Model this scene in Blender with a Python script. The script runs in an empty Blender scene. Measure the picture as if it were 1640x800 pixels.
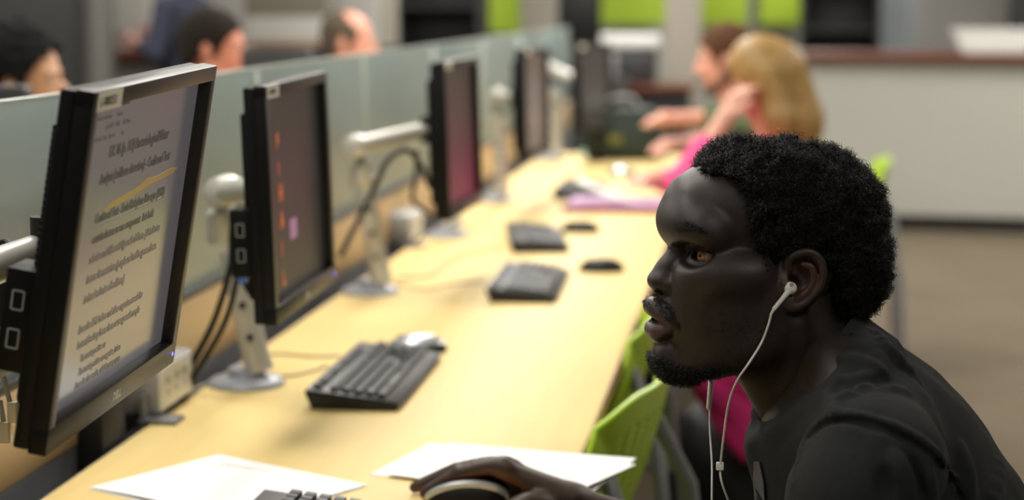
import bpy, bmesh, math, random
import numpy as np
from mathutils import Vector, Matrix, Euler
SC = bpy.context.scene
COL = SC.collection
random.seed(7); RNG = np.random.default_rng(7)
PI = math.pi
# ---------------------------------------------------------------- camera
FPX = 3090.0
CAM = np.array([0.0, 0.0, 1.385])
PITCH = math.radians(7.339); YAW = math.radians(7.425)
Rv = np.array([math.cos(YAW), math.sin(YAW), 0])
Fv = np.array([-math.sin(YAW)*math.cos(PITCH), math.cos(YAW)*math.cos(PITCH), -math.sin(PITCH)])
Uv = np.array([-math.sin(YAW)*math.sin(PITCH), math.cos(YAW)*math.sin(PITCH), math.cos(PITCH)])
cd = bpy.data.cameras.new('camera'); cam = bpy.data.objects.new('camera', cd); COL.objects.link(cam)
cam.location = CAM; cam.rotation_euler = (PI/2-PITCH, 0, YAW)
cd.sensor_width = 36; cd.lens = FPX/1640*36; cd.clip_start = .05; cd.clip_end = 100
cd.dof.use_dof = True; cd.dof.focus_distance = 2.09; cd.dof.aperture_fstop = 3.0
SC.camera = cam
# ---------------------------------------------------------------- light and exposure
SC.view_settings.view_transform = 'Standard'; SC.view_settings.look = 'None'
SC.view_settings.gamma = 1; SC.view_settings.use_curve_mapping = False
SC.view_settings.exposure = 0.0
w = bpy.data.worlds.new('world'); SC.world = w; w.use_nodes = True
w.node_tree.nodes['Background'].inputs[0].default_value = (1.0, .97, .92, 1)
w.node_tree.nodes['Background'].inputs[1].default_value = 0.075
def area(name, loc, sx, sy, power, col=(1, .97, .91), rot=(0, 0, 0)):
    l = bpy.data.lights.new(name, 'AREA'); l.shape = 'RECTANGLE'; l.size = sx; l.size_y = sy
    l.energy = power; l.color = col
    o = bpy.data.objects.new(name, l); o.location = loc; o.rotation_euler = rot; COL.objects.link(o)
    return o
# ceiling fixtures of the room, above the frame; first and last pairs added as fill
LAMPS = [(.9, .7, 15), (-1.3, .6, 15), (-1.0, 2.6, 34), (-.9, 4.8, 42), (-.9, 7.0, 60), (-.9, 9.4, 65), (-3.6, 3.2, 60), (-3.6, 6.0, 60),
         (-3.6, 9.0, 60), (1.9, 4.6, 42), (1.9, 7.6, 56), (1.9, 10.2, 66), (-1.0, 12.2, 60), (-3.6, 12.2, 60), (2.2, 12.6, 50), (-6.0, 8.0, 40), (.3, 14.7, 45), (-3.2, 14.7, 40)]
for i, (x, y, p_) in enumerate(LAMPS):
    area('ceiling_and_fill_glow', (x, y, 2.68), .55, 1.15, p_)

def P(px, py, X=None, Y=None, Z=None):
    r = Fv + Rv*(px-820)/FPX + Uv*(400-py)/FPX
    if Y is not None: t = (Y-CAM[1])/r[1]
    elif Z is not None: t = (Z-CAM[2])/r[2]
    else: t = (X-CAM[0])/r[0]
    return CAM + r*t

# ---------------------------------------------------------------- materials
MATS = {}
def mat(name, col, rough=.5, metal=0, spec=.5, noise=0, nscale=20, bump=0, bscale=200, emit=None, estr=0, alpha=1, trans=0, sheen=0, sss=0, attr=None, stretch=None, coat=0):
    if name in MATS: return MATS[name]
    m = bpy.data.materials.new(name); m.use_nodes = True; nt = m.node_tree; N = nt.nodes; L = nt.links
    b = N['Principled BSDF']
    b.inputs['Roughness'].default_value = rough; b.inputs['Metallic'].default_value = metal
    b.inputs['Specular IOR Level'].default_value = spec
    b.inputs['Base Color'].default_value = (*col, 1)
    if coat: b.inputs['Coat Weight'].default_value = coat
    if trans: b.inputs['Transmission Weight'].default_value = trans
    if sheen: b.inputs['Sheen Weight'].default_value = sheen
    if sss:
        b.inputs['Subsurface Weight'].default_value = sss; b.inputs['Subsurface Radius'].default_value = (.006, .003, .0015); b.inputs['Subsurface Scale'].default_value = 1
    tc = N.new('ShaderNodeTexCoord'); vec = tc.outputs['Object']
    if stretch:
        mp = N.new('ShaderNodeMapping'); mp.inputs['Scale'].default_value = stretch; L.new(vec, mp.inputs[0]); vec = mp.outputs[0]
    src = None
    if attr:
        a = N.new('ShaderNodeAttribute'); a.attribute_name = attr; src = a.outputs['Color']; L.new(src, b.inputs['Base Color'])
    if noise:
        n = N.new('ShaderNodeTexNoise'); n.inputs['Scale'].default_value = nscale; n.inputs['Detail'].default_value = 5; L.new(vec, n.inputs['Vector'])
        r = N.new('ShaderNodeMapRange'); r.inputs[1].default_value = .25; r.inputs[2].default_value = .75; r.inputs[3].default_value = 1-noise; r.inputs[4].default_value = 1+noise; L.new(n.outputs[0], r.inputs[0])
        mx = N.new('ShaderNodeMix'); mx.data_type = 'RGBA'; mx.blend_type = 'MULTIPLY'; mx.inputs[0].default_value = 1
        if src: L.new(src, mx.inputs[6])
        else: mx.inputs[6].default_value = (*col, 1)
        L.new(r.outputs[0], mx.inputs[7]); L.new(mx.outputs[2], b.inputs['Base Color'])
    if bump:
        n2 = N.new('ShaderNodeTexNoise'); n2.inputs['Scale'].default_value = bscale; n2.inputs['Detail'].default_value = 4; L.new(tc.outputs['Object'], n2.inputs['Vector'])
        bp = N.new('ShaderNodeBump'); bp.inputs['Strength'].default_value = bump; bp.inputs['Distance'].default_value = .002; L.new(n2.outputs[0], bp.inputs['Height']); L.new(bp.outputs[0], b.inputs['Normal'])
    if emit:
        b.inputs['Emission Color'].default_value = (*emit, 1); b.inputs['Emission Strength'].default_value = estr
    MATS[name] = m
    return m
def srgb(r, g, b):
    f = lambda c: (c/255/12.92) if c/255 <= .04045 else ((c/255+.055)/1.055)**2.4
    return (f(r), f(g), f(b))

# ---------------------------------------------------------------- mesh helpers
def finish(bm, name, m, parent=None, smooth=True, M=None):
    me = bpy.data.meshes.new(name); bmesh.ops.recalc_face_normals(bm, faces=bm.faces); bm.to_mesh(me); bm.free()
    if smooth:
        me.polygons.foreach_set('use_smooth', [True]*len(me.polygons))
        try: me.set_sharp_from_angle(angle=math.radians(40))
        except Exception: pass
    for mm in (m if isinstance(m, (list, tuple)) else [m]): me.materials.append(mm)
    o = bpy.data.objects.new(name, me); COL.objects.link(o)
    if parent is not None: o.parent = parent
    if M is not None: o.matrix_local = M
    return o
def tag(o, label=None, cat=None, group=None, kind=None):
    if label: o['label'] = label
    if cat: o['category'] = cat
    if group: o['group'] = group
    if kind: o['kind'] = kind
    return o
def empty(name, loc=(0, 0, 0), rz=0, M=None):
    o = bpy.data.objects.new(name, None); o.empty_display_size = .05; COL.objects.link(o)
    if M is not None: o.matrix_world = M
    else: o.location = [float(c) for c in loc]; o.rotation_euler = (0, 0, rz)
    return o
def box(bm, c, s, bev=0, seg=2, M=None, mi=0):
    r = bmesh.ops.create_cube(bm, size=1)
    vs = r['verts']
    T = Matrix.Translation(Vector([float(v) for v in c])) @ Matrix.Diagonal((*[float(v) for v in s], 1))
    if M is not None: T = M @ T
    bmesh.ops.transform(bm, matrix=T, verts=vs)
    fs = {f for v in vs for f in v.link_faces}
    for f in fs: f.material_index = mi
    if bev > 0:
        es = list({e for v in vs for e in v.link_edges})
        bmesh.ops.bevel(bm, geom=es, offset=bev, segments=seg, affect='EDGES', profile=.5)
def tube(bm, pts, r, n=10, cap=True, mi=0):
    pts = [Vector([float(c) for c in p]) for p in pts]; k = len(pts)
    rs = list(r) if hasattr(r, '__len__') else [r]*k
    rings = []; up = None
    for i, p in enumerate(pts):
        t = (pts[min(i+1, k-1)]-pts[max(i-1, 0)]).normalized()
        if up is None:
            up = Vector((0, 0, 1)) if abs(t.z) < .9 else Vector((1, 0, 0))
        a = t.cross(up).normalized(); b_ = a.cross(t).normalized(); up = b_
        rings.append([bm.verts.new(p+rs[i]*(math.cos(2*PI*j/n)*a+math.sin(2*PI*j/n)*b_)) for j in range(n)])
    for i in range(k-1):
        for j in range(n):
            f = bm.faces.new((rings[i][j], rings[i][(j+1) % n], rings[i+1][(j+1) % n], rings[i+1][j])); f.material_index = mi
    if cap:
        bm.faces.new(rings[0][::-1]).material_index = mi; bm.faces.new(rings[-1]).material_index = mi
def spline(pts, n=8):
    pts = [np.array(p, float) for p in pts]; out = []
    q = [2*pts[0]-pts[1]]+pts+[2*pts[-1]-pts[-2]]
    for i in range(1, len(q)-2):
        for j in range(n):
            t = j/n; a, b_, c, d = q[i-1], q[i], q[i+1], q[i+2]
            out.append(.5*((2*b_)+(-a+c)*t+(2*a-5*b_+4*c-d)*t*t+(-a+3*b_-3*c+d)*t**3))
    out.append(pts[-1]); return out
def lathe(bm, prof, M=None, n=28, mi=0):
    rings = []
    for r, z in prof:
        if r < 1e-6: rings.append([bm.verts.new((0, 0, z))])
        else: rings.append([bm.verts.new((r*math.cos(2*PI*j/n), r*math.sin(2*PI*j/n), z)) for j in range(n)])
    vs = [v for g in rings for v in g]
    for a, b_ in zip(rings[:-1], rings[1:]):
        for j in range(n):
            if len(a) == 1: f = bm.faces.new((a[0], b_[j], b_[(j+1) % n]))
            elif len(b_) == 1: f = bm.faces.new((a[j], b_[0], a[(j+1) % n]))
            else: f = bm.faces.new((a[j], b_[j], b_[(j+1) % n], a[(j+1) % n]))
            f.material_index = mi
    if len(rings[0]) > 1: bm.faces.new(rings[0][::-1])
    if len(rings[-1]) > 1: bm.faces.new(rings[-1])
    if M is not None: bmesh.ops.transform(bm, matrix=M, verts=vs)
def prism(bm, poly, z0, z1, M=None, bev=0, mi=0):
    a = [bm.verts.new((x, y, z0)) for x, y in poly]; b_ = [bm.verts.new((x, y, z1)) for x, y in poly]; n = len(poly)
    fs = [bm.faces.new(a[::-1]), bm.faces.new(b_)]+[bm.faces.new((a[i], a[(i+1) % n], b_[(i+1) % n], b_[i])) for i in range(n)]
    for f in fs: f.material_index = mi
    if M is not None: bmesh.ops.transform(bm, matrix=M, verts=a+b_)
    if bev: bmesh.ops.bevel(bm, geom=list({e for f in fs[:2] for e in f.edges}), offset=bev, segments=2, affect='EDGES', profile=.5)
def axisM(p, d, roll=0):
    d = Vector([float(c) for c in d]).normalized()
    return Matrix.Translation(Vector([float(c) for c in p])) @ d.to_track_quat('Z', 'Y').to_matrix().to_4x4()
def text_obj(name, s, size, m, parent, M, ext=.0002, shear=0, bold=0, sx=1):
    cu = bpy.data.curves.new('t', 'FONT'); cu.body = s; cu.size = size; cu.extrude = ext; cu.shear = shear; cu.offset = bold; cu.resolution_u = 2
    to = bpy.data.objects.new('t', cu); COL.objects.link(to)
    bpy.context.view_layer.update()
    me = bpy.data.meshes.new_from_object(to.evaluated_get(bpy.context.evaluated_depsgraph_get()))
    bpy.data.objects.remove(to); bpy.data.curves.remove(cu)
    me.name = name; me.materials.clear(); me.materials.append(m)
    if sx != 1: me.transform(Matrix.Diagonal((sx, 1, 1, 1)))
    o = bpy.data.objects.new(name, me); COL.objects.link(o); o.parent = parent; o.matrix_local = M
    return o
def bx(name, lo, hi, m, label=None, cat=None, kind=None, bev=.004, parent=None, group=None):
    bm = bmesh.new(); lo = np.array(lo, float); hi = np.array(hi, float)
    c = (lo+hi)/2; root = Vector((c[0], c[1], lo[2]))
    box(bm, c-np.array(root), hi-lo, bev)
    o = finish(bm, name, m, parent)
    if parent is None: o.location = root
    else: o.location = root
    return tag(o, label, cat, group, kind)
def copy_tree(o, parent=None):
    c = o.copy(); COL.objects.link(c); c.parent = parent
    for ch in o.children: copy_tree(ch, c)
    return c

# ---------------------------------------------------------------- signed distance modelling (bodies, clothes, hair, hands)
class Field:
    def __init__(s, lo, hi, h):
        s.lo = np.array(lo, float); s.h = h
        n = np.ceil((np.array(hi, float)-s.lo)/h).astype(int)+1; s.n = n
        s.ax = [(s.lo[i]+h*np.arange(n[i])).astype(np.float32) for i in range(3)]
        s.g = np.full(n, .05, np.float32)
    def sub(s, bmin, bmax):
        a = np.clip(np.floor((np.array(bmin)-s.lo)/s.h).astype(int), 0, s.n); b_ = np.clip(np.ceil((np.array(bmax)-s.lo)/s.h).astype(int)+1, 0, s.n)
        if np.any(b_ <= a): return None
        sl = tuple(slice(i, j) for i, j in zip(a, b_))
        X, Y, Z = s.ax[0][sl[0]][:, None, None], s.ax[1][sl[1]][None, :, None], s.ax[2][sl[2]][None, None, :]
        return sl, X, Y, Z
    def comb(s, sl, d, k, op):
        g = s.g[sl]
        if op == 'u':
            h = np.clip(.5+.5*(g-d)/k, 0, 1); s.g[sl] = g+(d-g)*h-k*h*(1-h)
        elif op == 's':      # subtract d
            d = -d; h = np.clip(.5-.5*(g-d)/k, 0, 1); s.g[sl] = g+(d-g)*h+k*h*(1-h)
        elif op == 'i':
            h = np.clip(.5-.5*(g-d)/k, 0, 1); s.g[sl] = g+(d-g)*h+k*h*(1-h)
    def ell(s, c, r, A=None, k=.008, op='u'):
        c = np.array(c, float); r = np.array(r, float); A = np.eye(3) if A is None else np.array(A, float)
        ext = np.sqrt(((A*r[:, None])**2).sum(0))+.03+k
        q = s.sub(c-ext, c+ext)
        if q is None: return
        sl, X, Y, Z = q; X = X-c[0]; Y = Y-c[1]; Z = Z-c[2]
        p = [(A[i][0]*X+A[i][1]*Y+A[i][2]*Z) for i in range(3)]
        k0 = np.sqrt(sum((p[i]/r[i])**2 for i in range(3))); k1 = np.sqrt(sum((p[i]/r[i]**2)**2 for i in range(3)))+1e-9
        s.comb(sl, (k0*(k0-1)/k1).astype(np.float32), k, op)
    def cone(s, a, b_, r1, r2=None, k=.008, op='u'):
        r2 = r1 if r2 is None else r2
        a = np.array(a, float); b_ = np.array(b_, float); e = max(r1, r2)+.03+k
        q = s.sub(np.minimum(a, b_)-e, np.maximum(a, b_)+e)
        if q is None: return
        sl, X, Y, Z = q; ab = b_-a; L2 = (ab**2).sum()+1e-12
        t = np.clip(((X-a[0])*ab[0]+(Y-a[1])*ab[1]+(Z-a[2])*ab[2])/L2, 0, 1)
        d = np.sqrt((X-a[0]-t*ab[0])**2+(Y-a[1]-t*ab[1])**2+(Z-a[2]-t*ab[2])**2)-(r1+(r2-r1)*t)
        s.comb(sl, d.astype(np.float32), k, op)
    def chain(s, pts, rs, k=.006, op='u', n=0):
        if n:
            P_ = [np.append(np.array(p, float), r) for p, r in zip(pts, rs)]; S_ = spline(P_, n); pts = [x[:3] for x in S_]; rs = [x[3] for x in S_]
        for i in range(len(pts)-1): s.cone(pts[i], pts[i+1], rs[i], rs[i+1], k, op)
    def mesh(s, T=None):
        g = s.g; ins = g < 0
        g[0], g[-1] = np.maximum(g[0], 1e-4), np.maximum(g[-1], 1e-4); g[:, 0] = np.maximum(g[:, 0], 1e-4); g[:, -1] = np.maximum(g[:, -1], 1e-4)
        g[:, :, 0] = np.maximum(g[:, :, 0], 1e-4); g[:, :, -1] = np.maximum(g[:, :, -1], 1e-4)
        ins = g < 0
        nx, ny, nz = np.array(g.shape)-1
        cnt = sum(ins[i:nx+i, j:ny+j, k:nz+k].astype(np.int8) for i in (0, 1) for j in (0, 1) for k in (0, 1))
        act = (cnt > 0) & (cnt < 8); ci = np.argwhere(act); idx = np.full(act.shape, -1, np.int64); idx[act] = np.arange(len(ci))
        acc = np.zeros((len(ci), 3)); num = np.zeros(len(ci))
        cor = [(i, j, k) for i in (0, 1) for j in (0, 1) for k in (0, 1)]
        for a in cor:
            for d in range(3):
                if a[d]: continue
                b_ = list(a); b_[d] = 1
                ga = g[ci[:, 0]+a[0], ci[:, 1]+a[1], ci[:, 2]+a[2]]; gb = g[ci[:, 0]+b_[0], ci[:, 1]+b_[1], ci[:, 2]+b_[2]]
                c = (ga < 0) != (gb < 0); t = np.where(c, ga/np.where(c, ga-gb, 1), 0)
                p = np.repeat(np.array([a], float), len(ci), 0); p[:, d] += t
                acc[c] += p[c]; num[c] += 1
        V = s.lo+s.h*(ci+acc/num[:, None])
        Q = []
        for d in range(3):
            u, v = (d+1) % 3, (d+2) % 3
            sa = [slice(1, -1)]*3; sb = [slice(1, -1)]*3; sa[d] = slice(0, -1); sb[d] = slice(1, None)
            A_ = ins[tuple(sa)]; B_ = ins[tuple(sb)]; e = np.argwhere(A_ != B_); fl = A_[tuple(e.T)]
            off = np.ones(3, int); off[d] = 0; e = e+off
            def cell(du, dv):
                q = e.copy(); q[:, u] -= du; q[:, v] -= dv; return idx[q[:, 0], q[:, 1], q[:, 2]]
            c00, c10, c11, c01 = cell(0, 0), cell(1, 0), cell(1, 1), cell(0, 1)
            q = np.stack([c00, c10, c11, c01], 1); q[~fl] = q[~fl][:, ::-1]; Q.append(q)
        Q = np.concatenate(Q); Q = Q[(Q >= 0).all(1)]
        if T is not None: V = T(V)
        return V, Q
def np_mesh(name, V, Q, m, parent=None, smooth=True, col=None):
    me = bpy.data.meshes.new(name); k = Q.shape[1]
    me.vertices.add(len(V)); me.vertices.foreach_set('co', np.asarray(V, np.float32).ravel())
    me.loops.add(Q.size); me.loops.foreach_set('vertex_index', Q.astype(np.int32).ravel())
    me.polygons.add(len(Q)); me.polygons.foreach_set('loop_start', np.arange(len(Q), dtype=np.int32)*k)
    try: me.polygons.foreach_set('loop_total', np.full(len(Q), k, np.int32))
    except Exception: pass
    me.polygons.foreach_set('use_smooth', np.full(len(Q), smooth))
    me.update(calc_edges=True); me.validate()
    if col is not None:
        a = me.color_attributes.new('tone', 'FLOAT_COLOR', 'POINT'); c4 = np.ones((len(V), 4), np.float32); c4[:, :3] = col; a.data.foreach_set('color', c4.ravel())
    for mm in (m if isinstance(m, (list, tuple)) else [m]): me.materials.append(mm)
    o = bpy.data.objects.new(name, me); COL.objects.link(o)
    if parent is not None: o.parent = parent
    return o
def normals(V, Q):
    n = np.zeros_like(V); a, b_, c, d = (V[Q[:, i]] for i in range(4)); fn = np.cross(c-a, d-b_)
    for i in range(4): np.add.at(n, Q[:, i], fn)
    return n/(np.linalg.norm(n, axis=1)[:, None]+1e-12)
def in_poly(x, y, poly):
    r = np.zeros(x.shape, bool); n = len(poly)
    for i in range(n):
        x1, y1 = poly[i]; x2, y2 = poly[(i+1) % n]
        if y1 == y2: continue
        r ^= ((y1 > y) != (y2 > y)) & (x < (x2-x1)*(y-y1)/(y2-y1)+x1)
    return r
def poly_sd(x, y, poly):
    d = np.full(x.shape, 1e9); n = len(poly)
    for i in range(n):
        a = np.array(poly[i]); b_ = np.array(poly[(i+1) % n]); e = b_-a
        t = np.clip(((x-a[0])*e[0]+(y-a[1])*e[1])/((e**2).sum()+1e-12), 0, 1)
        d = np.minimum(d, np.hypot(x-a[0]-t*e[0], y-a[1]-t*e[1]))
    return np.where(in_poly(x, y, poly), -d, d)
def curls(name, P0, N0, m, parent, length=.01, rad=.0014, thick=.00035, turns=1.8, segs=12, tilt=.5, rng=RNG):
    n = len(P0); ax = N0+tilt*rng.normal(size=(n, 3)); ax /= np.linalg.norm(ax, axis=1)[:, None]
    h = rng.normal(size=(n, 3)); a = np.cross(ax, h); a /= np.linalg.norm(a, axis=1)[:, None]; b_ = np.cross(ax, a)
    L = length*rng.uniform(.6, 1.25, (n, 1)); R = rad*rng.uniform(.6, 1.3, (n, 1)); ph = rng.uniform(0, 6.28, (n, 1)); tn = turns*rng.uniform(.7, 1.3, (n, 1))
    t = np.linspace(0, 1, segs)[None, :]; ang = ph+tn*2*PI*t
    env = np.minimum(1, t*4)
    C = P0[:, None]+ax[:, None]*(L*t)[..., None]+a[:, None]*(R*env*np.cos(ang))[..., None]+b_[:, None]*(R*env*np.sin(ang))[..., None]
    T = np.gradient(C, axis=1); T /= np.linalg.norm(T, axis=2)[..., None]+1e-12
    s1 = np.cross(T, ax[:, None]+.001); s1 /= np.linalg.norm(s1, axis=2)[..., None]+1e-12; s2 = np.cross(T, s1)
    th = thick*(1-.6*t)[..., None]
    V = np.stack([C+th*(math.cos(q)*s1+math.sin(q)*s2) for q in (0, 2.094, 4.189)], 2)   # n,segs,3,3
    V = V.reshape(-1, 3); base = (np.arange(n)*segs*3)[:, None, None]+(np.arange(segs-1)*3)[None, :, None]
    j = np.arange(3)[None, None, :]; jn = (j+1) % 3
    Q = np.stack([base+j, base+jn, base+3+jn, base+3+j], -1).reshape(-1, 4)
    return np_mesh(name, V, Q, m, parent)
# ================================================================ THE SETTING
m_floor = mat('carpet', srgb(104, 94, 79), .95, spec=.1, noise=.10, nscale=3, bump=.4, bscale=400)
m_ceil = mat('ceiling_tile', (.75, .74, .7), .9)
m_wall = mat('wall_paint_grey', srgb(176, 174, 170), .8, noise=.02)
m_lime = mat('lime_paint', srgb(178, 208, 62), .6)
m_beige = mat('beige_paint', srgb(172, 165, 152), .7)
m_dark = mat('charcoal_panel', srgb(42, 42, 42), .6)
m_black = mat('black_plastic', (.008, .008, .008), .5, spec=.3)
m_blackr = mat('black_rubber', (.01, .01, .01), .7)
m_white = mat('white_plastic', srgb(225, 224, 220), .4)
m_grey = mat('grey_plastic', srgb(150, 150, 150), .45)
m_dgrey = mat('dark_grey_plastic', (.035, .035, .036), .4)
m_trough = mat('grey_metal', srgb(120, 121, 124), .35, metal=.4)
m_redwood = mat('cherry_wood', srgb(106, 58, 40), .35, noise=.15, nscale=6, stretch=(1, 8, 8))
m_desk = mat('maple_laminate', srgb(228, 202, 138), .5, noise=.035, nscale=7, stretch=(6, .5, 6), spec=.14)
m_deskedge = mat('plywood_edge', srgb(188, 150, 100), .5, noise=.1, nscale=30, stretch=(1, 1, 20))
m_panel = mat('tan_laminate', srgb(205, 178, 138), .4, noise=.03, nscale=5, stretch=(1, .5, 4))
m_counter = mat('counter_front_grey', srgb(178, 177, 168), .6, noise=.015, nscale=3)

def struct(name, lo, hi, m): return bx(name, lo, hi, m, kind='structure', bev=0)
struct('floor', (-9, -1, -.1), (7, 17, 0), m_floor)
struct('ceiling', (-9, -1, 2.85), (7, 17, 2.95), m_ceil)
struct('wall_back', (-9, 16, 0), (7, 16.15, 2.85), m_wall)
struct('wall_left', (-9.15, -1, 0), (-9, 16.15, 2.85), m_wall)
struct('wall_right', (7, -1, 0), (7.15, 16.15, 2.85), m_wall)
# ceiling fixtures, with unseen housings for the added fill lights
for i, (x, y, p_) in enumerate(LAMPS):
    bm = bmesh.new(); box(bm, (0, 0, .03), (.62, 1.22, .06), .01)
    o = finish(bm, 'ceiling_and_fill_light', m_white); o.location = (x, y, 2.79)
    tag(o, 'white rectangular panel for ceiling and added fill lights above the room', 'light', 'ceiling light panels above the frame')
def quad_prism(name, px0, px1, Y, z0, z1, m, d=.1, **k):
    a = P(px0, 100, Y=Y)[0]; b_ = P(px1, 100, Y=Y)[0]
    return bx(name, (a, Y, z0), (b_, Y+d, z1), m, **k)

# back wall panels
for x0, x1, lab in ((752, 832, 'lime green wall panel left of the beige column'), (960, 1068, 'lime green wall panel between the two beige columns'),
                    (1121, 1196, 'lime green wall panel just above the bearded man'), (1214, 1279, 'lime green wall panel beside the dark shelving')):
    quad_prism('wall_panel', x0, x1, 15.8, 1.13 if x0 == 752 else 1.2, 2.6, m_lime, d=.05, label=lab, cat='wall panel', group='lime wall panels')
for x0, x1, Y, lab in ((834, 893, 14.5, 'beige square column behind the computer row'), (1064, 1121, 14.0, 'beige square column left of the bearded man')):
    quad_prism('column', x0, x1, Y, 0, 2.85, m_beige, d=.25, label=lab, cat='column')
quad_prism('column', 603, 632, 12.5, 0, 2.85, m_beige, d=.12, label='narrow beige post behind the balding man', cat='column')
quad_prism('column', 118, 166, 9.5, 0, 2.85, mat('column_grey', srgb(118, 118, 114), .7), d=.2, label='grey column beside the dark divider at far left', cat='column')
quad_prism('room_divider', -160, 119, 9.3, 0, 2.6, m_dark, d=.12, label='tall dark grey divider panel at the far left', cat='divider')
# shelving (dark) behind the bearded man, with objects
def shelf_unit(px0, px1, Y, z1, n, label, depth=.45):
    a = P(px0, 60, Y=Y)[0]; b_ = P(px1, 60, Y=Y)[0]; wd = b_-a
    r = tag(empty('shelving_unit', ((a+b_)/2, Y+depth/2, 0)), label, 'shelving')
    bm = bmesh.new(); box(bm, (0, depth/2-.01, z1/2), (wd, .02, z1), .002); finish(bm, 'back_panel', m_dark, r)
    for s in (-1, 1):
        bm = bmesh.new(); box(bm, (s*(wd/2-.015), 0, z1/2), (.03, depth-.04, z1), .002); finish(bm, 'side_panel', m_dark, r)
    for i in range(n):
        bm = bmesh.new(); box(bm, (0, -.01, .1+i*(z1-.12)/(n-1)), (wd-.062, depth-.06, .025), .002); finish(bm, 'shelf', m_dark, r)
    return a, b_
shelf_unit(1281, 1411, 14.8, 1.9, 6, 'dark shelving unit against the back wall behind the long counter')
shelf_unit(632, 770, 13.6, 2.2, 6, 'dark shelving unit behind the balding man')
quad_prism('wall_panel', 1408, 1462, 15.4, 0, 2.85, mat('pale_blue_paint', srgb(176, 184, 190), .7), label='pale blue grey wall panel behind the long counter', cat='wall panel')
quad_prism('doorway_frame', 1614, 1700, 15.0, 0, 2.4, m_dark, label='dark doorway frame at the far right edge', cat='door frame')

# long service counter, slightly curved
def counter(name, pts, ztop, label, h0=0):
    r = tag(empty(name, (*pts[len(pts)//2], 0)), label, 'counter'); c = np.array(pts[len(pts)//2])
    pts = [np.array(q)-c for q in pts]
    def band(d0, d1, za, zb, m, nm):
        fr = [(p[0], p[1]+d0) for p in pts]; bk = [(p[0], p[1]+d1) for p in pts][::-1]
        bm = bmesh.new(); prism(bm, fr+bk, za, zb, bev=0); finish(bm, nm, m, r)
    band(.06, .5, .0, .09, m_black, 'kick_plate')
    band(.03, .52, .09, ztop-.045, m_counter, 'front_panel')
    band(-.06, .6, ztop-.045, ztop, m_redwood, 'counter_top')
    return r
cp = []
for i in range(13):
    t = i/12; x = .02+2.55*t; cp.append((x, 11.95-.35*(t*1.0)**2))
counter('service_counter', cp, 1.075, 'long curved pale grey service counter with dark cherry wood top at right')
# white tray standing on the counter
q = P(1590, 84, Y=12.0); r = tag(empty('paper_tray', (q[0], 12.0, 1.076)), 'white open tray standing on the cherry counter top at right', 'tray')
bm = bmesh.new(); prism(bm, [(-.18, 0), (.18, 0), (.24, .13), (-.24, .13)], -.15, .15, M=Matrix.Rotation(PI/2, 4, 'X'), bev=.004); finish(bm, 'tray_body', m_white, r)
bm = bmesh.new(); box(bm, (0, 0, .135), (.5, .32, .012), .003); finish(bm, 'rim', m_white, r)
# lower wooden side counter behind the computer row
a0 = P(985, 150, Y=13.0)[0]; a1 = P(1110, 150, Y=13.0)[0]
r = tag(empty('side_table', ((a0+a1)/2, 13.0, 0)), 'low cherry wood side table with grey front between the columns', 'table')
bm = bmesh.new(); box(bm, (0, .2, .81), (a1-a0, .6, .04), .004); finish(bm, 'table_top', m_redwood, r)
bm = bmesh.new(); box(bm, (0, .24, .4), (a1-a0-.06, .5, .775), .004); finish(bm, 'front_panel', m_dark, r)
# printer with white top
q = P(1012, 80, Y=12.9)
r = tag(empty('printer', (q[0]-.03, 13.15, .832)), 'grey and black office printer with white lid on the low side table', 'printer')
bm = bmesh.new(); box(bm, (0, 0, .12), (.36, .3, .235), .02); finish(bm, 'printer_body', m_dgrey, r)
bm = bmesh.new(); box(bm, (0, 0, .285), (.42, .34, .09), .02); finish(bm, 'lid', m_white, r)
bm = bmesh.new(); box(bm, (-.11, -.165, .13), (.07, .03, .17), .006); finish(bm, 'control_panel', m_grey, r)
# black monitor back on the far shelf
q = P(928, 30, Y=12.2)
r = tag(empty('computer_monitor', (q[0], 12.2, .9)), 'black monitor seen against the lime wall behind the row', 'monitor')
bm = bmesh.new(); box(bm, (0, 0, .38), (.27, .05, .34), .01); finish(bm, 'casing', m_black, r)
bm = bmesh.new(); box(bm, (0, 0, .11), (.05, .03, .22), .004); finish(bm, 'stand', m_black, r)
bm = bmesh.new(); box(bm, (0, 0, .006), (.2, .16, .012), .004); finish(bm, 'base', m_black, r)
bx('storage_cabinet', (q[0]-.3, 12.0, 0), (q[0]+.3, 12.5, .9), m_dark, 'dark cabinet carrying the black monitor behind the row', 'cabinet')

# left background beyond the partition: desk ledge, cubicle boards
def lpx(px0, px1, y0, y1, Y, m, name, label, cat, d=.06, zb=None):
    a = P(px0, y1, Y=Y); b_ = P(px1, y0, Y=Y); return bx(name, (a[0], Y, a[2] if zb is None else zb), (b_[0], Y+d, b_[2]), m, label, cat)
m_pale = mat('pale_board', srgb(188, 188, 182), .6)
lpx(170, 236, -60, 48, 11.0, m_pale, 'whiteboard', 'pale board behind the standing person in navy', 'board', zb=1.12)
r = bx('desk_ledge', (P(163, 60, Y=10.4)[0], 10.4, 1.06), (P(300, 60, Y=10.4)[0], 11.0, 1.12), m_redwood, 'brown wooden ledge that the standing person leans a hand on', 'ledge')
bx('storage_cabinet', (P(166, 60, Y=10.45)[0], 10.45, 0), (P(300, 60, Y=10.45)[0], 10.95, 1.06), mat('olive_grey', srgb(120, 120, 112), .7), 'olive grey cabinet below the brown ledge at left', 'cabinet')
lpx(392, 520, -50, 27, 11.4, mat('taupe_board', srgb(128, 122, 108), .7), 'notice_board', 'taupe notice board between the dark haired man and balding man', 'board')
lpx(400, 512, 27, 66, 11.2, m_pale, 'whiteboard', 'pale low board between the dark haired man and balding man', 'board', zb=.9)
lpx(398, 514, 66, 74, 11.1, mat('tan_wood', srgb(150, 105, 62), .5), 'wooden_trim', 'narrow brown wooden trim strip under the pale low board', 'trim')
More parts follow.
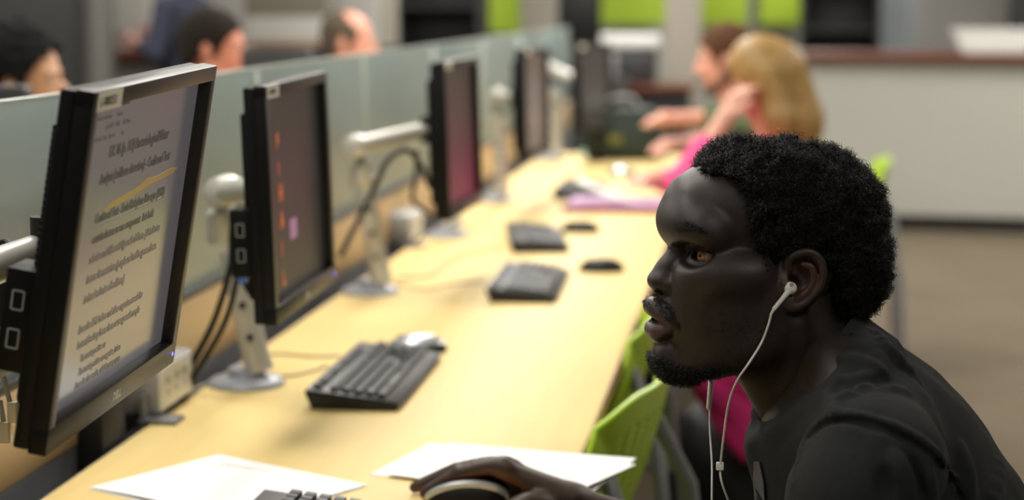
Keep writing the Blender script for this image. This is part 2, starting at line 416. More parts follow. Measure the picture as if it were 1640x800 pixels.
lpx(380, 640, 74, 125, 11.0, m_dark, 'cubicle_wall', 'dark grey cubicle wall behind the balding man', 'divider', zb=0)
lpx(514, 604, -60, 40, 11.6, m_pale, 'whiteboard', 'pale board directly behind the balding head', 'board', zb=.9)

# ================================================================ PARTITION
XP = -1.0
r = tag(empty('partition_screen', (XP, 4.9, 0)), 'long desk partition with green frosted glass above tan panels', 'partition')
m_glass = mat('frosted_glass', srgb(150, 168, 168), .35, trans=.25, noise=.05, nscale=3)
m_rail = mat('glass_edge', srgb(190, 200, 194), .3)
ys = [.2+1.03*i+.42 for i in range(10)]
for a, b_ in zip(ys[:-1], ys[1:]):
    bm = bmesh.new(); box(bm, (0, (a+b_)/2-4.9, 1.066), (.010, b_-a-.006, .372), .002); g = finish(bm, 'glass_panel', m_glass, r)
    bm = bmesh.new(); box(bm, (0, (a+b_)/2-4.9, 1.2535), (.012, b_-a-.006, .003)); finish(bm, 'polished_edge', m_rail, g)
    bm = bmesh.new(); box(bm, (0, (a+b_)/2-4.9, .81), (.03, b_-a-.004, .13), .002); finish(bm, 'tan_panel', m_panel, r)
    bm = bmesh.new(); box(bm, (0, (a+b_)/2-4.9, .40), (.028, b_-a-.004, .69), .002); finish(bm, 'lower_panel', m_trough, r)
bm = bmesh.new(); box(bm, (0, 0, .8775), (.034, 9.27, .012), .001); finish(bm, 'glazing_rail', m_dgrey, r)
for a in ys:
    bm = bmesh.new(); box(bm, (-.022, a-4.9, .44), (.03, .04, .88), .002); finish(bm, 'post', m_trough, r)
for a in ys[1:-1]:
    bm = bmesh.new(); box(bm, (.004, a-4.9, 1.06), (.022, .012, .375), .001); finish(bm, 'glass_joint', m_rail, r)

# ================================================================ THE LONG DESK
DZ = .737; X0, X1, Y0, Y1 = -.934, -.254, .75, 8.25
r = tag(empty('computer_desk', ((X0+X1)/2, (Y0+Y1)/2, 0)), 'long maple laminate computer desk running away from the viewer', 'desk')
bm = bmesh.new(); box(bm, (0, 0, DZ-.014), (X1-X0-.004, Y1-Y0-.004, .028), .0015); finish(bm, 'desk_top', m_desk, r)
for s in (-1, 1):
    bm = bmesh.new(); box(bm, (s*((X1-X0)/2), 0, DZ-.0145), (.004, Y1-Y0, .027), .001); finish(bm, 'edge_band', m_deskedge if s > 0 else m_dgrey, r)
for yy in np.linspace(-3.5, 3.5, 5):
    bm = bmesh.new(); box(bm, (0, yy, DZ-.05), (.6, .05, .04), .003)
    box(bm, (.0, yy, .02), (.56, .05, .035), .003); box(bm, (-.2, yy, (DZ-.03)/2), (.07, .045, DZ-.07), .003)
    finish(bm, 'leg_frame', m_trough, r)
bm = bmesh.new(); box(bm, (-.30, 0, .60), (.015, Y1-Y0-.3, .2), .002); finish(bm, 'modesty_panel', m_trough, r)
# black riser in the gap between the desk and the partition
bm = bmesh.new(); box(bm, (0, 0, .40), (.038, .10, .80), .003)
o = finish(bm, 'cable_riser', m_black); o.location = (-.965, 2.70, 0); tag(o, 'black cable riser in the gap behind the desk, below the nearest monitor', 'cable riser')

# power boxes clamped on the back edge
def power_box(y, label, grp=None):
    r = tag(empty('power_box', (-.955, y, DZ)), label, 'power outlet', 'power boxes on the desk edge')
    bm = bmesh.new(); box(bm, (-.005, 0, .046), (.06, .185, .072), .004); finish(bm, 'box_body', m_grey, r)
    bm = bmesh.new(); box(bm, (.027, 0, .046), (.004, .168, .068), .0015); pl = finish(bm, 'face_plate', m_white, r)
    for k, c in enumerate((-.045, .0, .045)):
        bm = bmesh.new()
        box(bm, (.0292, c-.006, .056), (.001, .003, .010)); box(bm, (.0292, c+.006, .056), (.001, .003, .010)); lathe(bm, [(.0032, 0), (.0032, .001)], M=axisM((.0288, c, .036), (1, 0, 0)), n=10)
        finish(bm, 'socket', m_dgrey, pl)
    bm = bmesh.new(); box(bm, (.035, -.10, .004), (.06, .05, .007), .001); box(bm, (.010, -.10, .024), (.008, .04, .04), .001); finish(bm, 'clamp', m_trough, r)
    return r
power_box(2.945, 'grey power box with white socket plate under the nearest monitor')
power_box(5.12, 'grey power box with pale socket plate just left of the third monitor')
# ================================================================ MONITORS
m_bezel = mat('monitor_bezel', (.022, .020, .018), .38, spec=.5)
m_casing = mat('monitor_casing', (.004, .004, .0045), .5, spec=.2)
m_casetop = m_casing
m_ink = mat('screen_ink', (.02, .02, .02), .2, spec=.9, emit=(.02, .018, .018), estr=1)
m_inkf = mat('screen_ink_faint', (.05, .05, .05), .2, spec=1.0, emit=(.050, .043, .040), estr=1)
m_hl = mat('screen_highlight', (.16, .10, .02), .2, spec=.9, emit=(.14, .08, .02), estr=1)
m_label = mat('label_paper', srgb(232, 228, 215), .5)
m_led = mat('blue_led', (.02, .02, .3), .3, emit=(.15, .15, 1), estr=3)
m_silver = mat('silver_print', srgb(190, 188, 180), .4)
m_orange = mat('screen_orange', (.2, .05, .01), .4, emit=(.42, .09, .02), estr=1)
m_purple = mat('screen_purple', (.1, .05, .1), .4, emit=(.25, .12, .2), estr=1)
m_screens = {
 1: mat('screen_document', (.03, .03, .03), .18, spec=1.0, emit=(.070, .064, .068), estr=1),
 2: mat('screen_dark_desktop', (.03, .03, .03), .35, spec=.25, emit=(.012, .011, .011), estr=1)}
def screen_ramp(name, c0, c1, c2):
    m = mat(name, (.02, .02, .02), .35, spec=.3); nt = m.node_tree; N = nt.nodes; L = nt.links
    tc = N.new('ShaderNodeTexCoord'); sp = N.new('ShaderNodeSeparateXYZ'); L.new(tc.outputs['Generated'], sp.inputs[0])
    rp = N.new('ShaderNodeValToRGB'); L.new(sp.outputs[2], rp.inputs[0]); e = rp.color_ramp.elements
    e[0].color = (*c0, 1); e[1].color = (*c2, 1); x = e.new(.45); x.color = (*c1, 1)
    L.new(rp.outputs[0], N['Principled BSDF'].inputs['Emission Color']); N['Principled BSDF'].inputs['Emission Strength'].default_value = 1
    return m
m_screens[3] = screen_ramp('screen_crimson_reflection', (.12, .012, .03), (.045, .014, .016), (.022, .02, .015))  # crimson reflection of the pink top painted into the emission
m_screens[4] = mat('screen_brown_page', (.03, .03, .03), .22, spec=.8, emit=(.10, .075, .06), estr=1)
m_screens[5] = mat('screen_dim_page', (.03, .03, .03), .22, spec=.8, emit=(.035, .03, .027), estr=1)
MW, MH = .425, .345
def RM(c, yaw, tilt, roll):
    return Matrix.Translation(Vector(c)) @ Matrix.Rotation(math.radians(yaw), 4, 'Z') @ Matrix.Rotation(math.radians(tilt), 4, 'Y') @ Matrix.Rotation(math.radians(roll), 4, 'X') @ Matrix.Translation((-.0045, 0, 0))
FACE = Matrix(((0, 0, 1, 0), (1, 0, 0, 0), (0, 1, 0, 0), (0, 0, 0, 1)))   # text plane -> faces +x, reads along +y
def tx(name, s, size, m, parent, y, z, x=-.0090, **k):
    return text_obj(name, s, size, m, parent, Matrix.Translation((x, y, z)) @ FACE, **k)
def monitor(n, c, yaw, tilt, roll, label):
    root = tag(empty('computer_monitor', M=RM(c, yaw, tilt, roll)), label, 'monitor', 'black monitors in the near computer row')
    # casing: shallow shell, beveled shoulder, vent block
    bm = bmesh.new(); box(bm, (-.0213, 0, 0), (.0157, MW-.004, MH-.004), .003)
    finish(bm, 'casing', m_casing, root)
    bm = bmesh.new()
    box(bm, (-.037, 0, -.005), (.020, MW*.80, MH*.80), .008, 3)
    for k in range(24): box(bm, (-.0475, -.11+k*.0096, .09), (.003, .005, .05))
    for k in range(30): box(bm, (-.036, -MW*.4-.001, -.06+k*.0065), (.016, .003, .0035))
    finish(bm, 'rear_cover', m_casing, root)
    bm = bmesh.new(); box(bm, (-.053, 0, 0), (.014, .11, .11), .003); finish(bm, 'mount_plate', m_blackr, root)
    # bezel ring
    bm = bmesh.new(); t = .017; tb = .026; dp = .011
    box(bm, (-.0045, 0, MH/2-t/2), (.018, MW, t), .0015); box(bm, (-.0045, 0, -MH/2+tb/2), (.018, MW, tb), .0015)
    for s in (-1, 1): box(bm, (-.0045, s*(MW/2-t/2), (tb-t)/2), (.018, t, MH-t-tb+.002), .0015)
    bm.normal_update()
    for f in bm.faces:
        cc = f.calc_center_median()
        if abs(f.normal.y) > .6 and abs(cc.y) > MW/2-.002: f.material_index = 1
    finish(bm, 'bezel', (m_bezel, m_casing), root)
    bm = bmesh.new(); box(bm, (-.0115, 0, (tb-t)/2), (.004, MW-2*t+.002, MH-t-tb+.002)); sc_ = finish(bm, 'screen', m_screens.get(n), root)
    bm = bmesh.new(); box(bm, (.0048, -MW/2+.046, MH/2-.0105), (.0008, .072, .0175)); lb = finish(bm, 'asset_label', m_label, root)
    if n < 3: tx('label_print', 'L-000253', .0125, m_dgrey, lb, -MW/2+.017, MH/2-.0145, x=.0054)
    tx('maker_mark', 'DELL', .0125, m_silver, root, -.017, -MH/2+.008, x=.0046, bold=.0006)
    bm = bmesh.new(); lathe(bm, [(.0022, 0), (.0022, .001), (0, .0014)], M=axisM((.004, MW/2-.012, -MH/2+.013), (1, 0, 0)), n=12); finish(bm, 'power_light', m_led if n <= 2 else m_grey, root)
    if n <= 2:   # port block at the near edge
        bm = bmesh.new(); box(bm, (-.048, -MW/2+.045, -.055), (.03, .05, .10), .003); h = finish(bm, 'port_block', m_casing, root)
        bm = bmesh.new()
        for zz in (-.035, -.072):
            for a, b_, c_, d in ((-.048, zz+.009, .010, .0015), (-.048, zz-.009, .010, .0015), (-.0535, zz, .0015, .018), (-.0425, zz, .0015, .018)):
                box(bm, (a, -MW/2+.0195, b_), (c_, .001, d))
        finish(bm, 'usb_port', m_grey, h)
    return root, sc_
MON = {1: ((-.632, 1.895, 1.139), 1.4, 10.1, 1.4), 2: ((-.698, 2.881, 1.097), 1.0, -1.8, .8), 3: ((-.672, 4.331, 1.084), -1.5, -2.0, -.1),
       4: ((-.708, 6.086, 1.069), -3.7, -1.3, -.4), 5: ((-.665, 7.758, 1.044), -13.4, -2.9, -.5)}
ML = {1: 'nearest black monitor showing a lab document with an orange highlight stroke', 2: 'second black monitor with a dark screen and orange characters',
      3: 'third black monitor whose dark screen has a crimson reflection painted at the bottom', 4: 'fourth black monitor with a plain brown screen',
      5: 'farthest black monitor of the row, turned toward the viewer beside the dark bag'}
mon = {k: monitor(k, *MON[k], ML[k]) for k in MON}
# document on the nearest screen
s1 = mon[1][1]; L_ = -.19
doc = [(.148, 'Tools  View  Window  Help   Document  Comments', .0065, m_ink, -.17, 0), (.128, 'p. 14 / 20      100%        Find  Share', .0065, m_inkf, -.12, 0),
       (.138, 'Home   Back   Save   Print   Mark                Zoom In', .0052, m_inkf, -.165, 0), (.118, 'Bookmarks     Pages     Signatures                 Sign', .0055, m_inkf, -.150, 0), (.156, 'lab manual - reader', .0045, m_inkf, -.06, 0),
       (.098, 'EX. 06 (p. 113) Bacteriological/Water', .0165, m_ink, -.100, .0002), (.073, 'Analysis (coliform detection) - Confirmed Test', .0155, m_ink, -.118, .0002),
       (.034, 'Confirmed Test - Eosin Methylene Blue agar (EMB)', .0140, m_ink, -.115, .0003), (.014, 'contains lactose as one component.  It is both', .0135, m_ink, -.115, .0),
       (-.006, 'selective and differential (growth of Gram -) & indicates', .0130, m_inkf, -.115, .0002), (-.026, 'lactose fermentation (purple-red and/or green sheen', .0135, m_inkf, -.115, .0002),
       (-.046, 'isolated colonies of coliform)', .0135, m_inkf, -.115, .0002), (-.076, 'Describe EMB before and after organism streak for', .0125, m_inkf, -.118, 0),
       (-.092, 'bacterial colony forms from water growth sample', .0125, m_inkf, -.115, 0), (-.108, 'The test is positive or', .011, m_inkf, -.100, 0), (-.122, 'The test is positive or negative, it is a', .011, m_inkf, -.100, 0), (-.135, 'Describe the results, which means none', .011, m_inkf, -.105, 0)]
for z, s, sz, m_, y, bo in doc: tx('screen_text', s, sz, m_, s1, y, z, bold=bo*.3, shear=.15, sx=.80)
for k in range(16): tx('side_list', random.choice(['- page 12', '+ figures', '- table 4', '+ notes']), .0068, m_inkf, s1, -.185, .055-k*.012, sx=.8)
bm = bmesh.new(); box(bm, (-.0093, .01, .0315), (.0004, .25, .0009)); finish(bm, 'underline', m_ink, s1)
bm = bmesh.new(); prism(bm, [(-.105, .042), (-.07, .050), (-.03, .052), (.02, .056), (.05, .061), (.08, .059), (.13, .062), (.16, .060), (.14, .055), (.06, .0525), (.0, .0465)], 0, .0003, M=Matrix.Translation((-.0095, 0, 0)) @ FACE); finish(bm, 'highlight_stroke', m_hl, s1)
# orange characters on the second screen
s2 = mon[2][1]
for ch, z, sz in (('F', .075, .03), ('1', .035, .026), ('H', -.005, .036), ('A', -.045, .036), ('!', -.085, .03), ('L', -.13, .032)):
    tx('screen_character', ch, sz, m_orange, s2, -.105, z, bold=.0010)
bm = bmesh.new(); box(bm, (-.0093, -.02, -.055), (.0004, .045, .03)); finish(bm, 'picture_window', m_purple, s2)

# ================================================================ MONITOR ARMS
m_arm = mat('arm_cream_metal', srgb(205, 203, 195), .28, metal=.25)
m_armb = mat('arm_grey_base', srgb(150, 154, 162), .35, metal=.2)
def V3(p): return Vector([float(c) for c in p])
def arm(y, top, elbow, mount, label, xb=-.868, post0=(-.845, 0), big=1):
    r = tag(empty('monitor_arm', (xb, y, DZ)), label, 'monitor arm', 'monitor arms along the desk edge'); O = np.array((xb, y, DZ))
    bm = bmesh.new(); lathe(bm, [(.066, 0), (.066, .005), (.058, .012), (.034, .016), (.028, .03), (0, .03)], n=36); finish(bm, 'base', m_armb, r)
    p0 = np.array((post0[0], y+post0[1], DZ+.025))-O; t = np.array(top)-O; e = np.array(elbow)-O; m_ = np.array(mount)-O
    bm = bmesh.new(); tube(bm, [p0, p0+(t-p0)*.08, t-(t-p0)*.25], [.026, .0235, .021], 20); po = finish(bm, 'post', m_arm, r)
    d = (t-p0)/np.linalg.norm(t-p0)
    for k in (.22, .42, .62):
        c = p0+(t-p0)*k+np.array((.004, -.0215, .0)); bm = bmesh.new(); lathe(bm, [(.0062, 0), (.0062, .003), (0, .003)], M=axisM(c, (.1, -1, .2)), n=16); finish(bm, 'cable_hole', m_blackr, po)
    up = np.array((0, 0, 1.))
    bm = bmesh.new(); tube(bm, [t-up*.055, t-up*.05, t-up*.004, t], [.024, .0265, .0265, .022], 24); tube(bm, [t-up*.03+np.array((0, -.0, 0)), t-up*.03+np.array((.045, -.01, 0))], .011, 14); finish(bm, 'collar', m_arm, r)
    bm = bmesh.new(); tube(bm, [t-up*.002, e], .012, 14); finish(bm, 'neck', m_armb, r)
    bm = bmesh.new(); tube(bm, [e+np.array((0, -.034, 0)), e+np.array((0, -.031, 0)), e+np.array((0, .031, 0)), e+np.array((0, .034, 0))], [.022, .026, .026, .022], 28)
    box(bm, e+np.array((0, -.0345, 0)), (.012, .002, .003)); finish(bm, 'elbow_joint', m_arm, r)
    bm = bmesh.new(); tube(bm, [e, e+(m_-e)*.15, e+(m_-e)*.8, m_], [.018, .020, .018, .014], 20); finish(bm, 'forearm', m_arm, r)
    bm = bmesh.new(); tube(bm, [m_+np.array((0, 0, -.03)), m_+np.array((0, 0, .03))], .014, 16); box(bm, m_+np.array((.017, 0, 0)), (.02, .05, .05), .004); finish(bm, 'wrist_joint', m_blackr, r)
    return r
arm(1.70, (-.90, 1.70, 1.03), (-.87, 1.70, 1.07), (-.735, 1.90, 1.135), 'cream arm reaching in from the left edge to the nearest monitor')
arm(3.151, (-.905, 3.15, 1.035), (-.895, 3.13, 1.070), (-.785, 2.93, 1.095), 'cream arm with round elbow joint carrying the second monitor')
arm(4.207, (-.882, 4.19, 1.03), (-.892, 4.17, 1.068), (-.755, 4.30, 1.098), 'cream arm with a level forearm carrying the third monitor')
arm(5.262, (-.90, 5.26, .99), (-.90, 5.26, 1.02), (-.84, 5.45, .98), 'cream arm on a grey base half hidden behind the third monitor')
arm(6.24, (-.862, 6.24, 1.02), (-.862, 6.24, 1.08), (-.79, 6.12, 1.08), 'cream arm carrying the fourth monitor')
arm(7.90, (-.868, 7.9, 1.03), (-.868, 7.9, 1.11), (-.745, 7.79, 1.07), 'farthest cream arm, beside the monitor turned toward the viewer')

# ================================================================ CABLES
def cable(pts, r_, m, label, name='cable', cat='cable', group=None):
    pts = spline(pts, 8); o0 = np.array(pts[-1]); bm = bmesh.new(); tube(bm, [p-o0 for p in pts], r_, 8)
    o = finish(bm, name, m); o.location = V3(o0); return tag(o, label, cat, group)
G2 = 'cables hanging behind the second monitor'
cable([P(385, 330, Y=3.0), P(372, 370, Y=3.02), P(368, 430, Y=3.02), P(340, 520, Y=3.04), P(290, 612, Y=3.05), P(287, 640, Y=3.06)], .0055, m_black, 'black cable from the second monitor down to the power box, left of a pair', group=G2)
cable([P(392, 330, Y=3.0), P(383, 370, Y=3.0), P(380, 440, Y=3.0), P(358, 520, Y=3.02), P(305, 612, Y=3.03), P(296, 640, Y=3.04)], .005, m_black, 'black cable from the second monitor down to the power box, right of a pair', group=G2)
cable([P(392, 395, Y=2.96), P(376, 410, Y=2.96), P(380, 440, Y=2.96), P(392, 452, Y=2.96)], .0045, mat('blue_plug', srgb(40, 100, 190), .4), 'blue video plug lead behind the second monitor')
cable([P(402, 470, Y=3.0), P(388, 440, Y=3.0), P(392, 400, Y=2.98), P(385, 350, Y=2.97)], .006, m_black, 'short black lead looped behind the second monitor edge', group=G2)
G1 = 'cables behind the nearest monitor'
cable([P(-40, 480, Y=2.0), P(5, 470, Y=1.97), P(8, 520, Y=1.97), P(20, 556, Y=1.94), P(45, 575, Y=1.92)], .005, m_black, 'black cable looping below the nearest monitor port block', group=G1)
cable([P(8, 585, Y=1.86), P(20, 560, Y=1.87), P(33, 542, Y=1.88), P(48, 520, Y=1.89)], .0055, mat('blue_plug', (0, 0, 0)), 'bright blue plug below the nearest monitor port block')
cable([P(-30, 620, Y=1.86), P(0, 598, Y=1.86), P(28, 580, Y=1.86), P(40, 560, Y=1.87)], .004, m_grey, 'grey braided cable near the blue plug', group=G1)
cable([P(-20, 400, Y=1.98), P(12, 390, Y=1.95), P(8, 440, Y=1.95), P(0, 500, Y=1.95), P(18, 545, Y=1.95)], .004, m_black, 'thin black cable dropping from the nearest arm', group=G1)
for k, (a, b_, lab) in enumerate((((5, 600), (22, 668), 'clear network plug hanging at the lower left, upper one'), ((0, 640), (10, 700), 'clear network plug hanging at the lower left edge'))):
    p0, p1 = P(*a, Y=1.87), P(*b_, Y=1.87)
    r = tag(empty('network_plug', p1), lab, 'plug', 'network plugs at lower left')
    bm = bmesh.new(); tube(bm, [p0-p1, (p0-p1)*.35], .0028, 8); finish(bm, 'lead', m_grey, r)
    bm = bmesh.new(); box(bm, (0, 0, .006), (.010, .012, .022), .001); finish(bm, 'connector', mat('clear_plug', srgb(215, 205, 180), .15, trans=.3), r)
G3 = 'cables behind the third monitor'
cable([P(690, 300, Y=4.3), P(672, 262, Y=4.27), P(650, 240, Y=4.22), P(620, 258, Y=4.15), P(600, 300, Y=4.12), P(575, 350, Y=4.1), P(545, 410, Y=4.05)], .0065, m_black, 'thick black cable drooping from the level forearm of the third monitor', group=G3)
cable([P(668, 240, Y=4.3), P(665, 290, Y=4.3), P(662, 320, Y=4.3), P(690, 345, Y=4.3)], .005, m_black, 'black cable loop left of the third monitor', group=G3)
m_thin = mat('grey_lead', srgb(150, 135, 100), .5)
def desk_cable(pp, label): return cable([P(x, y, Z=DZ+.003) for x, y in pp], .0022, m_thin, label)
desk_cable([(545, 569), (500, 570), (450, 566), (405, 568)], 'thin grey keyboard lead on the desk, farther of the two by the second keyboard')
desk_cable([(525, 585), (490, 596), (450, 602), (400, 598), (350, 606), (300, 628)], 'thin grey keyboard lead on the desk, passing the second arm base')
desk_cable([(775, 450), (720, 455), (680, 462), (640, 455), (600, 440)], 'thin grey lead on the desk behind the third keyboard')
desk_cable([(800, 395), (750, 405), (715, 420), (690, 440), (640, 445)], 'thin grey lead on the desk behind the fourth keyboard')

# ================================================================ KEYBOARDS
m_kb = mat('keyboard_black', (.012, .012, .013), .45, spec=.4)
m_key = mat('keycap_black', (.022, .022, .023), .5, spec=.4)
m_kprint = mat('key_print', srgb(170, 170, 165), .5)
def make_keyboard(loc, rz, label):
    r = tag(empty('computer_keyboard', loc, rz), label, 'keyboard', 'black keyboards on the long desk')
    L, W = .445, .155    # local: x toward the user, y along the length
    bm = bmesh.new()
    pr = [(-W/2+.012, .0), (W/2-.006, .0), (W/2, .010), (W/2-.006, .0155), (-W/2+.004, .033), (-W/2, .028)]
    prism(bm, pr, -L/2, L/2, M=Matrix(((1, 0, 0, 0), (0, 0, 1, 0), (0, 1, 0, 0), (0, 0, 0, 1))), bev=.003); finish(bm, 'keyboard_body', m_kb, r)
    sl = math.atan2(.0175, W-.01)
    def zt(x): return .0155+(W/2-.006-x)*math.tan(sl)
    def block(nm, rows):
        bm = bmesh.new()
        for (x, ys_) in rows:
            for (y, wy) in ys_:
                Mx = Matrix.Translation((x, y, zt(x)+.0025)) @ Matrix.Rotation(sl, 4, 'Y')
                vs0 = set(bm.verts); box(bm, (0, 0, 0), (.0158, wy-.0022, .009), 0, M=Mx)
                nv = [v for v in bm.verts if v not in vs0]
                top = [v for v in nv if (Mx.inverted() @ v.co).z > 0]; c = sum((v.co for v in top), Vector())/4
                for v in top: v.co += (c-v.co)*.16
        return finish(bm, nm, m_key, r, smooth=False)
    u = .0188; y0 = -L/2+.013
    def row(x, ws, st=0):
        out = []; y = y0+st
        for q in ws: out.append((y+q*u/2, q*u)); y += q*u
        return (x, out)
    xs = [-.035, -.016, .003, .022, .041]; sh = .004
    block('main_keys', [row(xs[0]+sh, [1]*13+[2]), row(xs[1]+sh, [1.5]+[1]*12+[1.5]), row(xs[2]+sh, [1.75]+[1]*11+[2.25]), row(xs[3]+sh, [2.25]+[1]*10+[2.75]), row(xs[4]+sh, [1.25]*3+[6.25]+[1.25]*4)])
    block('escape_key', [(-.058, [(y0+u*.5, u)])])
    for g_, st_ in ((1, 1), (5, 1.5), (9, 2)): block('function_keys', [(-.058, [(y0+u*(.5+i+st_), u) for i in range(g_, g_+4)])])
    yb = y0+15.4*u
    block('navigation_keys', [(xs[0]+sh, [(yb+i*u+u/2, u) for i in range(3)]), (xs[1]+sh, [(yb+i*u+u/2, u) for i in range(3)])])
    block('arrow_keys', [(xs[3]+sh, [(yb+1.5*u, u)]), (xs[4]+sh, [(yb+i*u+u/2, u) for i in range(3)])])
    block('system_keys', [(-.058, [(yb+i*u+u/2, u) for i in range(3)])])
    yn = yb+3.4*u
    block('number_pad', [(xs[i]+sh, [(yn+j*u+u/2, u) for j in range(4)]) for i in range(4)]+[(xs[4]+sh, [(yn+u, 2*u), (yn+2.5*u, u), (yn+3.5*u, u)])])
    for s in (-1, 1):
        bm = bmesh.new(); box(bm, (-W/2+.03, s*.17, .0015), (.02, .03, .003), .001); finish(bm, 'foot', m_blackr, r)
    return r
kbs = [((-.548, 2.115, DZ), 0, 'keyboard nearest the viewer, cut by the bottom edge beside white paper')]
def kbpos(n1, n2, f1, f2):
    a = (P(*n1, Z=DZ)+P(*n2, Z=DZ))/2; b_ = (P(*f1, Z=DZ)+P(*f2, Z=DZ))/2; d = b_-a; d /= np.linalg.norm(d)
    return (a+d*.2225), math.atan2(d[1], d[0])-PI/2
for q, lab in ((((494, 657), (632, 657), (585, 566), (706, 575)), 'black keyboard in front of the second monitor, silver mouse behind it'),
               (((772, 484), (896, 486), (806, 434), (920, 436)), 'black keyboard below a black mouse, third from the viewer'),
               (((812, 406), (918, 404), (797, 372), (908, 371)), 'small looking black keyboard just before the purple notebook')):
    c, a = kbpos(*q); kbs.append((tuple(c), a, lab))
kbs.append(((-.61, 6.5, DZ), .0, 'black keyboard half hidden behind the purple notebook'))
for c, a, lab in kbs: make_keyboard(c, a, lab)

# ================================================================ MICE
m_msil = mat('mouse_silver', srgb(190, 192, 198), .25, metal=.5)
def mouse(loc, rz, label, silver=True, group='computer mice on the long desk'):
    r = tag(empty('computer_mouse', loc, rz), label, 'mouse', group)     # nose points to -x
    def dome(nm, sx, sy, sz, z0, m_, sub=None, x0=-1.1, x1=1.1, nose=.0):
        bm = bmesh.new(); bmesh.ops.create_uvsphere(bm, u_segments=40, v_segments=24, radius=1)
        for v in bm.verts:
            x, y, z = v.co; f = 1-.10*x*x; xx = math.copysign(abs(x)**.9, x); zz = max(z, -.12)
            yy = math.copysign(abs(y)**.8, y)
            hump = 1+.10*x
            v.co = (xx*sx, yy*sy*f, z0+zz*sz*hump)
        return finish(bm, nm, m_, r)
    dome('shell', .056, .0315, .0285, .0040, m_black)
    # band over the back: a curved strip lying on the shell
    if silver:
        bm = bmesh.new(); n = 26; prev = None
        for side in (-1, 1):
            prev = None
            for i in range(n+1):
                a = math.radians(8+164*i/n); x = math.cos(a)*.0568; zz = math.sin(a)*.0262*(1+.10*math.cos(a))+.0040
                yb_ = side*.0215*(abs(math.sin(a))**.35); wd = .0036*(.5+.5*math.sin(a))
                k = .0012
                row_ = [bm.verts.new((x, yb_-side*wd, zz-.0005+k)), bm.verts.new((x, yb_+side*wd, zz-.0035+k)), bm.verts.new((x*.97, yb_+side*wd, zz-.008)), bm.verts.new((x*.97, yb_-side*wd, zz-.006))]
                if prev:
                    for j in range(4): bm.faces.new((prev[j], prev[(j+1) % 4], row_[(j+1) % 4], row_[j]))
                else: bm.faces.new(row_)
                prev = row_
            bm.faces.new(prev[::-1])
        finish(bm, 'silver_band', m_msil, r)
    bm = bmesh.new(); lathe(bm, [(.0, -.003), (.0065, -.003), (.0075, 0), (.0065, .003), (0, .003)], M=axisM((-.030, 0, .0245), (0, 1, 0)), n=20); finish(bm, 'scroll_wheel', m_dgrey, r)
    return r
def silver_top_mouse(loc, rz, label):
    r = mouse(loc, rz, label, silver=False)
    bm = bmesh.new(); bmesh.ops.create_uvsphere(bm, u_segments=40, v_segments=24, radius=1)
    bmesh.ops.delete(bm, geom=[v for v in bm.verts if v.co.z < .32], context='VERTS')
    for v in bm.verts:
        x, y, z = v.co; f = 1-.10*x*x; v.co = (math.copysign(abs(x)**.9, x)*.0565, math.copysign(abs(y)**.8, y)*.0322*f, .0045+z*.0295*(1+.1*x))
    finish(bm, 'silver_top', m_msil, r); return r
mouse((-.376, 2.44, DZ), .10, 'black mouse with a silver band held by the man in earphones')
c = P(668, 562, Z=DZ); silver_top_mouse((c[0], c[1]+.0, DZ), .1, 'silver and black mouse just behind the second keyboard')
c = P(963, 434, Z=DZ); mouse((c[0], c[1], DZ), .05, 'plain black mouse at the far corner of the third keyboard', silver=False)
c = P(929, 371, Z=DZ); mouse((c[0], c[1], DZ), -.1, 'plain black mouse by the edge of the purple notebook', silver=False)
c = P(995, 281, Z=DZ); silver_top_mouse((c[0], c[1], DZ), 0, 'grey topped mouse in front of the dark green bag')

# ================================================================ PAPERS
m_paper = mat('white_paper', (.90, .90, .89), .7)
m_pprint = mat('faint_grey_print', srgb(188, 188, 188), .7)
def sheet(p, u_, v_, z, label, curl=0, grp=None, prints=False, a=.285, b_=.236, lift=0):
    """p corner (x, y); u_ direction of the long side; v_ of the short side"""
    u_ = np.array(u_, float); u_ /= np.linalg.norm(u_); v_ = np.array([-u_[1], u_[0]]) if (np.cross(u_, np.array(v_, float)) > 0) else np.array([u_[1], -u_[0]])
    n, k = 16, 12; bm = bmesh.new(); g = []
    for i in range(n+1):
        row_ = []
        for j in range(k+1):
            s, t = i/n, j/k; q = u_*a*s+v_*b_*t
            zz = curl*(max(0, s-.6)/.4)**2*(.4+.6*t)+lift*math.sin(PI*s)*t
            row_.append((bm.verts.new((q[0], q[1], zz+.0006)), bm.verts.new((q[0], q[1], zz))))
        g.append(row_)
    for i in range(n):
        for j in range(k):
            for w_ in (0, 1):
                f = [g[i][j][w_], g[i+1][j][w_], g[i+1][j+1][w_], g[i][j+1][w_]]; bm.faces.new(f)
    for i in range(n):
        for j in (0, k): bm.faces.new((g[i][j][0], g[i+1][j][0], g[i+1][j][1], g[i][j][1]))
    for j in range(k):
        for i in (0, n): bm.faces.new((g[i][j][0], g[i][j+1][0], g[i][j+1][1], g[i][j][1]))
    r = finish(bm, 'paper_sheet', m_paper); r.location = (p[0], p[1], z); tag(r, label, 'paper', grp)
    if prints:
        bm = bmesh.new(); random.seed(4)
        for q_ in prints:
            for l in range(q_[4]):
                s0 = q_[0]; ln = q_[2]*random.uniform(.6, 1); tt = q_[1]+l*.008
                c = u_*(s0+ln/2)+v_*tt; ang = math.atan2(u_[1], u_[0])
                box(bm, (0, 0, 0), (ln, .0028, .0003), M=Matrix.Translation((c[0], c[1], .0009)) @ Matrix.Rotation(ang, 4, 'Z'))
        finish(bm, 'print', m_pprint, r)
    return r
pb, pa, pd = np.array((-.769, 2.635)), np.array((-.92, 2.451)), np.array((-.519, 2.487))
GP = 'white papers lying on the desk'
sheet(pb+(.0, -.004), pd-pb, pa-pb, DZ+.0005, 'white sheet lying at the back corner of the desk, under the printed sheet', grp=GP)
